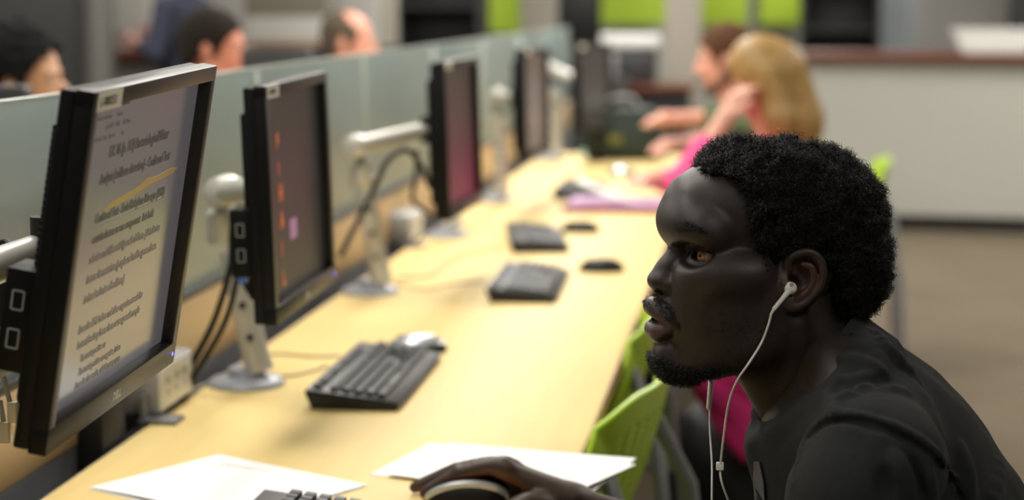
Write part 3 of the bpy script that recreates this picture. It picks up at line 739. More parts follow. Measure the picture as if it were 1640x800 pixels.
sheet(pb, (pd-pb)+(.0, .004), pa-pb, DZ+.0022, 'white printed sheet lying on the desk left of the nearest keyboard', grp=GP, prints=[(.03, .13, .05, 0, 8), (.04, .03, .17, 0, 4)], lift=.003)
pf, pe, pg, ph = (np.array(q) for q in ((-.48, 2.753), (-.534, 2.519), (-.224, 2.687), (-.143, 2.588)))
sheet(pf, pg-pf, pe-pf, DZ+.0005, 'lowest sheet of the white papers behind the mouse hand', grp=GP, b_=.205)
sheet(pf+(.03, -.004), (pg-pf)+(0, .01), pe-pf, DZ+.0022, 'middle sheet of the white papers behind the mouse hand', grp=GP, curl=.002, b_=.205)
sheet(pf+(.045, -.022), (pg-pf)+(0, -.03), pe-pf, DZ+.0045, 'top sheet of the white papers behind the mouse hand, overhanging the desk edge', grp=GP, curl=.008, b_=.2)
# ================================================================ THE MAN WITH EARPHONES
PSI = math.radians(17); HY = 2.12
HO = P(1250, 420, Y=HY); HF = np.array((-math.cos(PSI), -math.sin(PSI), 0)); HN = np.array((math.sin(PSI), -math.cos(PSI), 0)); HU = np.array((0, 0, 1.))
def loc(px, py, w):          # photo point at lateral offset w (mm) -> head frame (forward, lateral, up)
    r = Fv + Rv*(px-820)/FPX + Uv*(400-py)/FPX
    t = ((HO-CAM)@HN + w*.001)/(r@HN); q = CAM+r*t-HO
    return np.array((q@HF, w*.001, q@HU))
def H2W(V): return HO+V[:, :1]*HF+V[:, 1:2]*HN+V[:, 2:3]*HU
def rotp(deg):
    a = math.radians(deg); return np.array(((math.cos(a), 0, math.sin(a)), (0, 1, 0), (-math.sin(a), 0, math.cos(a))))
HH = .0015
hd = Field((-.16, -.105, -.235), (.175, .105, .155), HH)
def both(fn):
    for s in (1, -1): fn(s)
def E(px, py, w, r, deg=0, k=.012, op='u'):
    c = loc(px, py, w)
    for s in ((1, -1) if w else (1,)): hd.ell((c[0], s*c[1], c[2]), [q*.001 for q in r], rotp(deg), k, op)
def Ck(pts, rs, k=.006, op='u', n=0):
    L_ = [loc(*p) for p in pts]
    for s in (1, -1): hd.chain([(q[0], s*q[1], q[2]) for q in L_], [r*.001 for r in rs], k, op, n)
def MM(c, s): return (c[0], s*c[1], c[2])
# cranium, forehead, face mass
E(1262, 352, 0, (96, 70, 74), 12)
E(1330, 405, 0, (48, 60, 62), 0, .03)
E(1160, 342, 0, (65, 57, 60), 6, .03)
E(1160, 440, 0, (58, 50, 70), 0, .02)
E(1205, 440, 0, (52, 62, 70), 0, .02)
E(1118, 505, 0, (42, 34, 42), 0, .018)
# brow ridge
Ck([(1094, 362, 0), (1099, 360, 14), (1109, 360, 27), (1125, 366, 40), (1145, 380, 48)], (5.5, 5.5, 5.5, 5, 4), .028, n=4)
# cheekbone
Ck([(1120, 440, 34), (1148, 446, 45), (1175, 442, 53), (1215, 440, 61)], (12, 11, 9, 8), .024, n=4)
E(1112, 455, 20, (20, 16, 30), 0, .020)
E(1165, 430, 48, (16, 8, 14), 0, .02)
E(1118, 475, 28, (18, 18, 26), 0, .022)
# temple and jaw muscle
E(1215, 480, 48, (34, 17, 42), 10, .02)
# mandible
Ck([(1244, 470, 58), (1236, 530, 52), (1215, 556, 47), (1160, 573, 34), (1110, 580, 20), (1080, 580, 8)], (11, 11, 12, 12, 12, 12), .016, n=3)
E(1150, 560, 0, (55, 38, 22), -12, .02)
E(1150, 528, 30, (40, 18, 30), 0, .03)
E(1190, 520, 40, (36, 16, 34), 0, .03)
E(1096, 330, 0, (17, 34, 24), 0, .02)
# chin
E(1074, 572, 0, (16, 16, 13), 0, .014)
E(1076, 569, 9, (14, 11, 11), 0, .01)
# neck
for s in (1, -1):
    hd.cone(MM(loc(1246, 520, 14), s), MM(loc(1326, 640, 14), s), .045, .048, .02)
hd.cone(loc(1212, 548, 0), loc(1292, 682, 0), .038, .041, .02)
hd.cone(loc(1290, 450, 0), loc(1340, 620, 0), .043, .046, .03)
Ck([(1275, 520, 58), (1276, 590, 40), (1284, 664, 24)], (9, 9, 8), .016, n=3)     # neck muscle
# eye sockets
E(1104, 405, 28, (10, 14, 9), 0, .016, 's')
E(1118, 408, 44, (17, 10, 9.5), 0, .014, 's')
# nose
Ck([(1096, 374, 0), (1093, 393, 0), (1077, 419, 0), (1062, 438, 0)], (8, 5.8, 6.2, 8), .010, n=3)
E(1053, 448, 0, (11, 11.5, 10.5), 0, .005)
E(1064, 452, 8, (13, 10, 10.5), 0, .007)
E(1072, 458, 14.5, (9, 7.0, 9), 0, .0025)
Ck([(1056, 461, 0), (1062, 474, 0)], (4, 4), .006)
E(1060, 468, 8, (6.0, 3.6, 5.5), 20, .003, 's')
Ck([(1054, 476, 0), (1064, 479, 9), (1078, 478, 17)], (1.6, 1.8, 1.6), .006, 's', n=3)
# muzzle and lips
E(1084, 502, 0, (29, 24, 23), 10, .014)
Ck([(1046, 490, 0), (1047, 491, 5), (1054, 498, 12), (1067, 509, 20), (1080, 522, 25)], (5.5, 6.0, 5.8, 4.5, 2.5), .006, n=4)
Ck([(1050, 528, 0), (1053, 529, 8), (1061, 530, 15), (1077, 526, 24)], (7.6, 7.4, 6.3, 3), .006, n=4)
Ck([(1042, 512, 0), (1050, 513, 8), (1061, 516, 16), (1077, 523, 24)], (2.7, 2.6, 2.0, 1.0), .0025, 's', n=4)
E(1052, 512, 0, (8, 12, 2.2), 5, .003, 's')
E(1058, 552, 0, (6, 14, 4), -10, .010, 's')
E(1068, 556, 0, (12, 17, 12), 0, .012)     # crease under the lip
# eyeball housing and lids
EC = loc(1134, 408, 32)
BE = .55; bd = np.array((math.cos(BE), math.sin(BE), 0))
for s in (1, -1):
    c = MM(EC, s)
    hd.ell(c, (.0136, .0150, .0136), k=.005)
    hd.chain([MM(loc(*p), s) for p in ((1112, 397, 18), (1117, 392, 26), (1127, 391, 36), (1143, 399, 45))], (.003, .003, .003, .0025), .008, n=4)  # upper lid fold
    hd.chain([MM(loc(*p), s) for p in ((1112, 414, 20), (1118, 420, 28), (1129, 422, 37), (1144, 415, 44))], (.0025, .0025, .0025, .0025), .010, n=4)
    hd.ell((c[0]+.0085*bd[0], c[1]+s*.0085*bd[1], c[2]-.0002), (.011, .0145, .0054), np.array(((bd[0], s*bd[1], 0), (-s*bd[1], bd[0], 0), (0, 0, 1))), .0018, 's')
# ears
for s in (1, -1):
    L_ = lambda *p: MM(loc(*p), s)
    hd.ell(L_(1284, 448, 68), (.022, .009, .030), rotp(-12), .006)
    hd.ell(L_(1284, 438, 76), (.0155, .008, .022), rotp(-12), .004, 's')
    hd.ell(L_(1270, 458, 73), (.0115, .012, .012), rotp(-12), .003, 's')
    hd.chain([L_(1264, 432, 70), (L_(1262, 418, 74)), L_(1278, 406, 78), L_(1298, 404, 80), L_(1314, 416, 82), L_(1319, 438, 82), L_(1313, 460, 80), L_(1300, 476, 77), L_(1284, 488, 74), L_(1268, 494, 71)], (.003, .0034, .0036, .0037, .0038, .0037, .0035, .0035, .0045, .0050), .0025, n=4)
    hd.ell(L_(1266, 486, 72), (.010, .0042, .009), rotp(0), .004)
    hd.chain([L_(1284, 422, 74), L_(1300, 428, 77), L_(1303, 446, 77), L_(1294, 466, 76), L_(1276, 478, 74)], (.0024, .003, .0032, .0032, .003), .003, n=4)
    hd.chain([L_(1257, 446, 70), L_(1258, 456, 73), L_(1256, 464, 71)], (.0035, .0045, .0035), .004)
def sample(F_, Pp):
    q = (Pp-F_.lo)/F_.h; i = np.clip(np.floor(q).astype(int), 0, F_.n-2); t = q-i; g = F_.g; r = 0
    for a in (0, 1):
        for b_ in (0, 1):
            for c in (0, 1):
                r = r+g[i[..., 0]+a, i[..., 1]+b_, i[..., 2]+c]*np.where(a, t[..., 0], 1-t[..., 0])*np.where(b_, t[..., 1], 1-t[..., 1])*np.where(c, t[..., 2], 1-t[..., 2])
    return r
def W(px, py, Y): return P(px, py, Y=Y)
def hitw(F_, px, py, Y0_, Y1_, off=0, head=False):
    ts = np.linspace(Y0_, Y1_, 400); pts = np.array([P(px, py, Y=y) for y in ts]); q = pts
    if head: d = pts-HO; q = np.stack([d@HF, d@HN, d@HU], 1)
    v = sample(F_, q); inside = ((q > F_.lo) & (q < F_.lo+F_.h*(F_.n-1))).all(1)
    ok = np.where((v < off) & inside)[0]
    return pts[ok[0]] if len(ok) else pts[200]
hdV, hdQ = hd.mesh()
# colour of the skin as it is: lips, palms, stubble shading
def skin_tone(V, base=(.027, .019, .0155)):
    c = np.tile(np.array(base), (len(V), 1)); return c
tone = skin_tone(hdV); f_, w_, u_ = hdV.T
lip = np.array([loc(1040, 510, 0), loc(1062, 520, 18)])
# side view pixel of every head vertex (undoing the yaw) is approximated by the symmetric plane
def sideuv(V):
    d = H2W(V*np.array((1, 0, 1)))-CAM; z = d@Fv
    return 820+FPX*(d@Rv)/z, 400-FPX*(d@Uv)/z
def pixuv(V):
    Vn = V.copy(); Vn[:, 1] = np.abs(Vn[:, 1]); d = H2W(Vn)-CAM; z = d@Fv
    return 820+FPX*(d@Rv)/z, 400-FPX*(d@Uv)/z
px_, py_ = pixuv(hdV)
def blend(c, mask, col): return c*(1-mask[:, None])+np.array(col)*mask[:, None]
lipm = np.clip(-poly_sd(px_, py_, [(1026, 496), (1034, 488), (1050, 494), (1078, 521), (1074, 530), (1052, 542), (1034, 538), (1028, 515)])/3, 0, 1)*(f_ > .07)
tone = blend(tone, lipm*.8, (.075, .042, .038))
tone = blend(tone, np.clip(1-np.hypot(px_-1112, py_-378)/60, 0, 1)*.0, (.03, .02, .015))
earm = np.clip(-poly_sd(px_, py_, [(1250, 420), (1290, 400), (1325, 420), (1322, 460), (1290, 492), (1258, 500), (1245, 470)])/8, 0, 1)*(np.abs(w_) > .055)
tone = blend(tone, earm*.6, (.085, .040, .028))
m_skin = mat('dark_brown_skin', (.045, .03, .022), .46, spec=.42, noise=.12, nscale=60, bump=.18, bscale=900, attr='tone')
ROOT = tag(empty('person', (.42, 2.12, 0)), 'person in a charcoal T-shirt leaning forward, white earphones in, one hand on a mouse', 'person')
RW = np.array((.42, 2.12, 0.))

# hand and forearm (right hand lies on the mouse)
hh = .0013
hF = Field(P(640, 760, Y=2.36)-np.array((.02, .0, .09)), P(1010, 700, Y=2.52)+np.array((.03, 0.02, .02)), hh)
def wc(pts, rs, k=.004, n=4): hF.chain([W(*p) for p in pts], [r*.001 for r in rs], k, 'u', n)
wc([(812, 749, 2.435), (786, 746, 2.437), (738, 757, 2.437), (703, 775, 2.435), (680, 789, 2.432)], (11, 10, 9.4, 8.2, 7.0))        # index
wc([(820, 748, 2.457), (786, 743, 2.460), (733, 752, 2.462), (695, 767, 2.462), (664, 780, 2.460)], (11, 10, 9.0, 8.0, 7.0))         # middle
wc([(826, 756, 2.478), (788, 752, 2.482), (745, 762, 2.487), (715, 782, 2.488), (700, 800, 2.488)], (10.5, 9.6, 8.6, 7.6, 6.6))      # ring
wc([(834, 768, 2.497), (800, 768, 2.502), (770, 778, 2.507), (752, 792, 2.508), (742, 806, 2.508)], (9.5, 8.4, 7.6, 6.8, 6.0))         # little
wc([(885, 812, 2.428), (850, 806, 2.410), (824, 814, 2.400), (796, 824, 2.400), (770, 834, 2.405)], (15, 13, 10.5, 9.5, 8.0), .008)   # thumb
for a, b_ in (((806, 751, 2.437), (915, 800, 2.440)), ((812, 749, 2.457), (920, 797, 2.452)), ((820, 756, 2.478), (922, 798, 2.462)), ((830, 768, 2.496), (924, 800, 2.472))):
    hF.cone(W(*a), W(*b_), .0112, .0175, .010)
hF.ell(W(802, 743, 2.436), (.0105, .0085, .0085), k=.005); hF.ell(W(808, 741, 2.458), (.0105, .0085, .0085), k=.005)
hF.cone(W(915, 804, 2.455), W(1010, 840, 2.455), .021, .026, .014); hF.cone(W(905, 797, 2.450), W(1010, 836, 2.450), .013, .022, .01)
hF.ell(W(734, 754, 2.437), (.0085, .0085, .0085), k=.004); hF.ell(W(731, 751, 2.462), (.0082, .0082, .0082), k=.004)
hV, hQ = hF.mesh()
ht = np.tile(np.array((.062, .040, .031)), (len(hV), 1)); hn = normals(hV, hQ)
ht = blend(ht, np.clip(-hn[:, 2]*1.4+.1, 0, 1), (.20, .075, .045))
# rest of the body (coarse, mostly under the shirt)
bF = Field((-.28, 1.76, .30), (.72, 2.56, 1.08), .006)
TA = np.array((.55, 0, -.835)); TP = np.array((.835, 0, .55)); TAX = np.array((TP, (0, 1, 0), TA))
def torso(F_, g, k=.03):
    for (px, py, Y, r) in ((1342, 676, 2.12, (.094, .130, .105)) if g else (1358, 686, 2.12, (.080, .118, .090)), (1406, 772, 2.12, (.124, .165, .15)), (1520, 920, 2.12, (.118, .165, .20)), (1660, 1110, 2.12, (.13, .17, .17))):
        F_.ell(W(px, py, Y), np.array(r)+g, TAX, k)
    F_.cone(W(1402, 745, 1.945), W(1385, 700, 2.12), .056+g, .075+g, k); F_.cone(W(1372, 700, 2.30), W(1385, 700, 2.12), .056+g, .075+g, k)
    for yy in (2.06, 2.18): F_.cone(W(1345, 590, yy), W(1390, 680, 2.0 if yy < 2.12 else 2.24), .040+g, .055+g, .03)
def near_arm(F_, g, k=.012):
    F_.chain([W(1400, 745, 1.925), W(1375, 800, 1.905), W(1345, 940, 1.89)], (.058+g, .056+g, .047+g), k)
def far_arm(F_, g, k=.012): F_.chain([W(1372, 705, 2.315), W(1330, 800, 2.36), W(1275, 900, 2.40)], (.058+g, .054+g, .045+g), k)
torso(bF, 0); near_arm(bF, 0); far_arm(bF, 0)
bF.cone(W(1345, 940, 1.89), W(1310, 1040, 1.90), .045, .038); bF.cone(W(1310, 1040, 1.90), W(1120, 960, 1.98), .038, .028)
bF.cone(W(1275, 900, 2.40), W(1245, 925, 2.42), .043, .038); bF.cone(W(1245, 925, 2.42), W(1000, 838, 2.452), .038, .026)
hip = W(1660, 1110, 2.12)
for s in (-1, 1):
    bF.cone(hip+np.array((-.02, s*.09, -.02)), (.02, 2.12+s*.13, .50), .085, .065)
bV, bQ = bF.mesh()
fF = Field((-.12, 1.90, .0), (.14, 2.36, .56), .006)
for s in (-1, 1):
    fF.chain([(.02, 2.12+s*.13, .50), (.04, 2.12+s*.13, .28), (.06, 2.12+s*.13, .09)], (.062, .052, .038)); fF.cone((.07, 2.12+s*.13, .045), (-.07, 2.12+s*.14, .038), .042, .034)
fV, fQ = fF.mesh()
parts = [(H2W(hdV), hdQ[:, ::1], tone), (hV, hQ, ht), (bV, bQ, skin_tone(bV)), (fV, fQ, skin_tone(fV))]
# the head frame (forward, lateral, up) is mirrored against the world when its determinant is negative
if np.linalg.det(np.stack([HF, HN, HU])) < 0: parts[0] = (parts[0][0], hdQ[:, ::-1], tone)
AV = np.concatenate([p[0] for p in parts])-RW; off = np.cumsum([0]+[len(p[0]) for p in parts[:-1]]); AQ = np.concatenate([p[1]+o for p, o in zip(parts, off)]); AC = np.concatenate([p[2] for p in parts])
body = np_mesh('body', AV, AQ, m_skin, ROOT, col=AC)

# eyes
m_eye = mat('eye', (.5, .4, .3), .08, spec=.6, attr='tone', coat=.5)
for s in (1, -1):
    c = H2W(np.array([MM(EC, s)]))[0]
    bm = bmesh.new(); bmesh.ops.create_uvsphere(bm, u_segments=48, v_segments=32, radius=.0120)
    g_ = HF*math.cos(.50)+HN*math.sin(.50)*1.0; g_ = g_/np.linalg.norm(g_); gv = V3(g_)
    for v in bm.verts:
        a = v.co.normalized().dot(gv)
        if a > .86: v.co *= 1+.07*(a-.86)/.14
    vs = [tuple(v.co) for v in bm.verts]
    o = finish(bm, 'eye', m_eye, ROOT); o.location = V3(c-RW)
    at = o.data.color_attributes.new('tone', 'FLOAT_COLOR', 'POINT')
    for i, v in enumerate(o.data.vertices):
        a = math.degrees(math.acos(max(-1, min(1, v.co.normalized().dot(gv)))))
        at.data[i].color = (.004, .004, .004, 1) if a < 9 else ((.55, .26, .10, 1) if a < 30 else ((.12, .06, .03, 1) if a < 33 else (.75, .55, .40, 1)))

# hair: a dense mass with a clear hairline, covered in small coils
m_hair = mat('black_coiled_hair', (.008, .0075, .007), .42, spec=.5, sheen=.0)
m_scalp = mat('hair_root_mass', (.006, .0055, .005), .9, spec=.1)
sF = Field((-.16, -.11, -.10), (.14, .11, .165), .002)
def ES(px, py, w, r, deg=0, k=.012, op='u'):
    c = loc(px, py, w)
    for s in ((1, -1) if w else (1,)): sF.ell((c[0], s*c[1], c[2]), [q*.001 for q in r], rotp(deg), k, op)
ES(1272, 345, 0, (103, 80, 81), 8, .01)
ES(1180, 290, 0, (46, 66, 45), 5, .02)
ES(1240, 335, 44, (48, 30, 62), 0, .02)
ES(1342, 422, 0, (55, 68, 66), 0, .02)
gx, gz = np.meshgrid(sF.ax[0], sF.ax[2], indexing='ij')
hl_px = [(1090, 170), (1104, 264, 0), (1122, 276, 20), (1156, 280, 40), (1180, 284, 52), (1196, 312, 60), (1199, 345, 63), (1204, 375, 66), (1214, 402, 68), (1228, 432, 68), (1244, 430, 68), (1252, 410, 70), (1285, 395, 72), (1318, 402, 72), (1330, 440, 70), (1322, 475, 68), (1312, 500, 62), (1330, 522, 50), (1352, 518, 40), (1480, 520, 0), (1480, 170, 0)]
pl = [tuple(loc(q[0], q[1], q[2] if len(q) > 2 else 0)[[0, 2]]) for q in hl_px]
sd = poly_sd(gx, gz, pl).astype(np.float32)[:, None, :]
g = sF.g; h_ = np.clip(.5-.5*(g+(-sd))/.006, 0, 1)
nz_ = RNG.normal(size=(30, 20, 30)).astype(np.float32)
def lattice(F_, nz, cell):
    q = [ (a-a[0])/cell for a in F_.ax]; out = 0; I = [np.clip(np.floor(x).astype(int), 0, nz.shape[d]-2) for d, x in enumerate(q)]; T = [x-i for x, i in zip(q, I)]; T = [t*t*(3-2*t) for t in T]
    for a in (0, 1):
        for b_ in (0, 1):
            for c in (0, 1):
                wgt = (T[0] if a else 1-T[0])[:, None, None]*(T[1] if b_ else 1-T[1])[None, :, None]*(T[2] if c else 1-T[2])[None, None, :]
                out = out+wgt*nz[np.ix_(I[0]+a, I[1]+b_, I[2]+c)]
    return out.astype(np.float32)
sF.g += .0036*lattice(sF, nz_, .012)
nz2 = RNG.normal(size=(60, 45, 55)).astype(np.float32); sF.g += .0015*lattice(sF, nz2, .006)
sF.g = np.maximum(sF.g, sd)
sV, sQ = sF.mesh(); sN = normals(sV, sQ)
flip = np.linalg.det(np.stack([HF, HN, HU])) < 0
hair = np_mesh('hair', H2W(sV)-RW, sQ[:, ::-1] if flip else sQ, m_scalp, ROOT)
def D2W(N_): return N_[:, :1]*HF+N_[:, 1:2]*HN+N_[:, 2:3]*HU
# only the outer side carries coils
hdv = sample(hd, np.clip(sV, hd.lo+.002, hd.lo+hd.h*(hd.n-2))); outer = (hdv > .002) & (((sV-np.array((-.01, 0, .02)))*sN).sum(1) > 0)
ii = np.where(outer)[0]; pick = RNG.choice(ii, 15000); 
curls('hair_coils', H2W(sV[pick]+RNG.normal(size=(15000, 3))*.0008-sN[pick]*.002)-RW, D2W(sN[pick]), m_hair, hair, length=.0085, rad=.0015, thick=.00042, turns=1.8, segs=11, tilt=.55)
# beard, moustache, eyebrows, lashes
hN_ = normals(hdV, hdQ)
def hairy(name, poly, n, length, rad, thick, wmax=.2, tilt=.4, fmin=-.2, turns=1.2, dirv=None, both_=True, soft=0, segs=8, mtl=None, sink=.001, side=0):
    if name in ('jaw_stubble', 'cheek_stubble', 'eyebrow', 'eyelash', 'temple_fuzz') and not side:
        for q in (1, -1): hairy(name, poly, n//2, length, rad, thick, wmax, tilt, fmin, turns, dirv, both_, soft, segs, mtl, sink, q)
        return
    sdv = poly_sd(px_, py_, poly); ok = (sdv < 0) & (f_ > fmin) & (np.abs(w_) < wmax) & (hN_[:, 0]*.6+np.abs(hN_[:, 1])+(-hN_[:, 2])*.6 > -.1)
    if soft: ok &= RNG.uniform(size=len(ok)) < np.clip(-sdv/soft, 0, 1)
    if side: ok &= w_*side > .004
    i_ = np.where(ok)[0]
    if len(i_) == 0: print('no verts', name); return
    p_ = RNG.choice(i_, n); N_ = hN_[p_].copy()
    if dirv is not None: N_ = N_*.45+np.array(dirv)*np.stack([np.ones(n), np.sign(w_[p_]), np.ones(n)], 1)
    return curls(name, H2W(hdV[p_]+RNG.normal(size=(n, 3))*.0006-hN_[p_]*sink)-RW, D2W(N_), mtl or m_hair, ROOT, length, rad, thick, turns, segs, tilt)
hairy('beard', [(1026, 572), (1050, 566), (1066, 572), (1084, 582), (1110, 588), (1135, 588), (1160, 582), (1170, 590), (1150, 602), (1125, 606), (1100, 622), (1060, 630), (1020, 610)], 4600, .0075, .0016, .00042, soft=5, fmin=.02)
hairy('jaw_stubble', [(1160, 560), (1200, 545), (1228, 510), (1238, 470), (1250, 470), (1250, 520), (1235, 560), (1200, 582), (1165, 592)], 700, .0028, .0005, .00022, soft=14)
hairy('cheek_stubble', [(1112, 522), (1140, 500), (1200, 490), (1228, 500), (1225, 545), (1180, 560), (1130, 545)], 380, .0025, .0005, .00022, soft=14)
hairy('temple_fuzz', [(1120, 262), (1180, 268), (1205, 300), (1212, 345), (1222, 395), (1240, 425), (1232, 440), (1208, 405), (1196, 350), (1186, 310), (1160, 290), (1118, 284)], 1500, .0035, .0007, .0003, soft=9)
hairy('moustache', [(1030, 470), (1046, 466), (1070, 478), (1082, 500), (1092, 520), (1086, 530), (1074, 516), (1056, 500), (1046, 488), (1030, 488)], 1500, .0036, .0004, .0003, soft=4, fmin=.08, dirv=(.1, .3, -.6))
hairy('eyebrow', [(1072, 352), (1090, 349), (1108, 355), (1128, 369), (1130, 376), (1110, 371), (1094, 372), (1074, 371)], 1500, .0045, .0004, .00036, soft=4, fmin=.03, dirv=(-.9, .8, -.1), sink=.0012, tilt=.2)
hairy('eyelash', [(1110, 394), (1120, 393), (1136, 399), (1144, 406), (1138, 406), (1120, 400), (1110, 402)], 160, .0075, .0003, .00028, fmin=.05, dirv=(1.2, .3, .1), soft=0, sink=.0)

# T-shirt
m_shirt = mat('charcoal_jersey', (.019, .0205, .0205), .9, spec=.15, noise=.12, nscale=120, bump=.5, bscale=1500, sheen=.04)
tF = Field((-.06, 1.79, .42), (.62, 2.44, 1.07), .0027)
torso(tF, .007, .028)
Hc = {}
def seam(pts, r_, k, op='u', Y0_=1.75, Y1_=2.3, depth=0, n=3):
    L_ = [hitw(tF, x, y, Y0_, Y1_) for x, y in pts]; L_ = [p+np.array((0, depth, 0)) for p in L_]
    tF.chain(L_, r_ if hasattr(r_, '__len__') else [r_]*len(L_), k, op, n)
g0 = tF.g.copy(); tF.g[:] = .05
near_arm(tF, .014); far_arm(tF, .012); ga = tF.g.copy(); tF.g = g0
k = .018; h_ = np.clip(.5+.5*(g0-ga)/k, 0, 1); tF.g = g0+(ga-g0)*h_-k*h_*(1-h_)
# neck opening
cN = loc(1229, 534, 0); c2 = loc(1330, 664, 0)
a_ = H2W(cN[None])[0]; b__ = H2W(c2[None])[0]
pa_ = W(1382, 512, 2.12); pb_ = W(1216, 672, 2.12); dl = pb_-pa_; dl /= np.linalg.norm(dl); nl = np.array((-dl[2], 0, dl[0])); nl = nl if nl[2] > 0 else -nl
X_, Y_, Z_ = tF.ax[0][:, None, None], tF.ax[1][None, :, None], tF.ax[2][None, None, :]
hs = ((X_-pa_[0])*nl[0]+(Z_-pa_[2])*nl[2]+0*Y_)
k = .006; g = tF.g; h_ = np.clip(.5-.5*(g-hs)/k, 0, 1); tF.g = (g+(hs-g)*h_+k*h_*(1-h_)).astype(np.float32)
mid = (pa_+pb_)/2
tF.ell(mid+nl*.004, (.080, .060, .052), np.array((dl, (0, 1, 0), nl)), .004, 's')
CR = [(1378, 512, 2.12), (1356, 532, 2.066), (1322, 574, 2.050), (1292, 615, 2.046), (1264, 655, 2.055), (1241, 690, 2.08), (1222, 682, 2.11), (1211, 660, 2.14), (1226, 640, 2.178), (1280, 590, 2.196), (1345, 530, 2.172), (1378, 512, 2.12)]
DN = {1: (1400, 575, 2.03), 2: (1385, 630, 1.99), 3: (1350, 665, 1.98), 4: (1305, 710, 2.00), 5: (1275, 740, 2.03), 6: (1250, 745, 2.08), 7: (1240, 730, 2.14), 8: (1300, 690, 2.22), 9: (1350, 640, 2.27), 10: (1400, 575, 2.22)}
cw = [W(*q) for q in CR]; csp = spline(cw, 6)
dw = [W(*DN.get(i, (1405, 560, 2.12))) for i in range(len(CR))]; dsp = spline(dw, 6)
for p_, q_ in zip(csp[::2], dsp[::2]): tF.cone(p_, q_, .0045, .022, .010)
tF.chain(csp, [.0052]*len(csp), .003)
tF.chain([p_+(q_-p_)*.20+np.array((0, -.0045, .002)) for p_, q_ in zip(csp, dsp)], [.0016]*len(csp), .003, 's')
# armhole seam and folds
arc = [(1272, 775), (1282, 725), (1298, 692), (1328, 668), (1378, 667), (1432, 684), (1487, 716), (1508, 738), (1530, 764), (1543, 792)]
seam(arc, [.001, .0025, .0034, .0036, .0036, .0034, .003, .0025, .002, .001], .006, depth=-.0003)
seam([(x-2, y+8) for x, y in arc[2:]], [.0012, .0026, .0028, .0028, .0024, .0016, .001, .0006], .006, 's', depth=.0)
for pts, r_ in (([(1432, 728), (1446, 760), (1456, 800)], .006), ([(1478, 745), (1486, 775), (1492, 810)], .004), ([(1330, 610), (1365, 612), (1400, 600)], .003), ([(1335, 625), (1370, 628), (1420, 618)], .003),
                ([(1325, 630), (1333, 648), (1336, 662)], .004), ([(1345, 640), (1385, 625), (1450, 628)], .004), ([(1340, 575), (1375, 580), (1415, 595)], .003), ([(1400, 530), (1425, 560), (1470, 610)], .004), ([(1540, 715), (1548, 760), (1550, 800)], .006), ([(1600, 745), (1590, 800)], .005)):
    seam(pts, [r_*.4, r_, r_*.4][:len(pts)] if len(pts) == 3 else r_, .012, depth=.001)
for pts in ([(1415, 760), (1420, 800)], [(1466, 740), (1472, 790)], [(1340, 618), (1385, 618), (1420, 606)], [(1520, 745), (1535, 800)]):
    seam(pts, .003, .012, 's', n=3)
nzs = RNG.normal(size=(28, 28, 28)).astype(np.float32); tF.g += .0012*lattice(tF, nzs, .028)
tV, tQ = tF.mesh()
shirt = np_mesh('tshirt', tV-RW, tQ, m_shirt, ROOT)
# faded grey print on the chest
bm = bmesh.new(); pr = [hitw(tF, x, y, 1.95, 2.4)+np.array((-.0015, -.001, 0)) for x, y in ((1211, 738), (1219, 738), (1226, 770), (1228, 800), (1212, 800), (1210, 770))]
pr = [p-RW for p in pr]; vs = [bm.verts.new(V3(p)) for p in pr]; vs2 = [bm.verts.new(V3(p+np.array((-.0012, -.0012, 0)))) for p in pr]
bm.faces.new(vs); bm.faces.new(vs2[::-1]); [bm.faces.new((vs[i], vs[(i+1) % 6], vs2[(i+1) % 6], vs2[i])) for i in range(6)]
pt = finish(bm, 'chest_print', mat('grey_print', srgb(100, 100, 104), .8, noise=.3, nscale=60), shirt)
pt.matrix_parent_inverse = Matrix.Identity(4)
# trousers and shoes (below the frame)
jF = Field((-.16, 1.86, .05), (.75, 2.40, .76), .008)
for s in (-1, 1):
    jF.cone(hip+np.array((-.02, s*.09, -.03)), (.02, 2.12+s*.13, .50), .098, .077, .02); jF.chain([(.02, 2.12+s*.13, .50), (.04, 2.12+s*.13, .28), (.06, 2.12+s*.13, .11)], (.075, .064, .055), .01)
jF.ell(hip+np.array((.01, 0, -.02)), (.15, .185, .13), None, .03)
jV, jQ = jF.mesh(); np_mesh('trousers', jV-RW, jQ, mat('navy_denim', (.02, .025, .045), .8), ROOT)
for s in (-1, 1):
    kF = Field((-.17, 2.12+s*.14-.07, .0), (.15, 2.12+s*.14+.07, .12), .005)
    kF.cone((.07, 2.12+s*.13, .05), (-.08, 2.12+s*.14, .043), .048, .040); kF.g = np.maximum(kF.g, (.004-kF.ax[2])[None, None, :]+0*kF.g)
    kV, kQ = kF.mesh(); np_mesh('shoe', kV-RW, kQ, m_blackr, ROOT)

# ---------------------------------------------------------------- earphones
m_ear = mat('earphone_white', srgb(235, 235, 230), .3, spec=.5)
ep = P(1267, 461, Y=2.0); epp = loc(1266, 461, 77); epw = H2W(epp[None])[0]
er = tag(empty('earphones', epw), 'white wired earphones worn by the man in the charcoal T-shirt', 'earphones')
def rel(p): return np.array(p)-epw
def hp(px, py, w): return H2W(loc(px, py, w)[None])[0]
bm = bmesh.new(); bmesh.ops.create_uvsphere(bm, u_segments=28, v_segments=18, radius=1)
for v in bm.verts: v.co = Vector((v.co.x*.0068, v.co.y*.0060, v.co.z*.0068))
finish(bm, 'earbud', m_ear, er)
bm = bmesh.new(); lathe(bm, [(.0022, 0), (.0022, .0004), (0, .0005)], M=axisM(rel(hp(1268, 455, 82.5)), (0, -1, .2)), n=14); finish(bm, 'speaker_grille', m_grey, er)
st = [hp(1263, 466, 80), hp(1254, 477, 79.5), hp(1239, 495, 78)]
bm = bmesh.new(); tube(bm, [rel(p) for p in st], [.0034, .0027, .0024], 14); finish(bm, 'stem', m_ear, er)
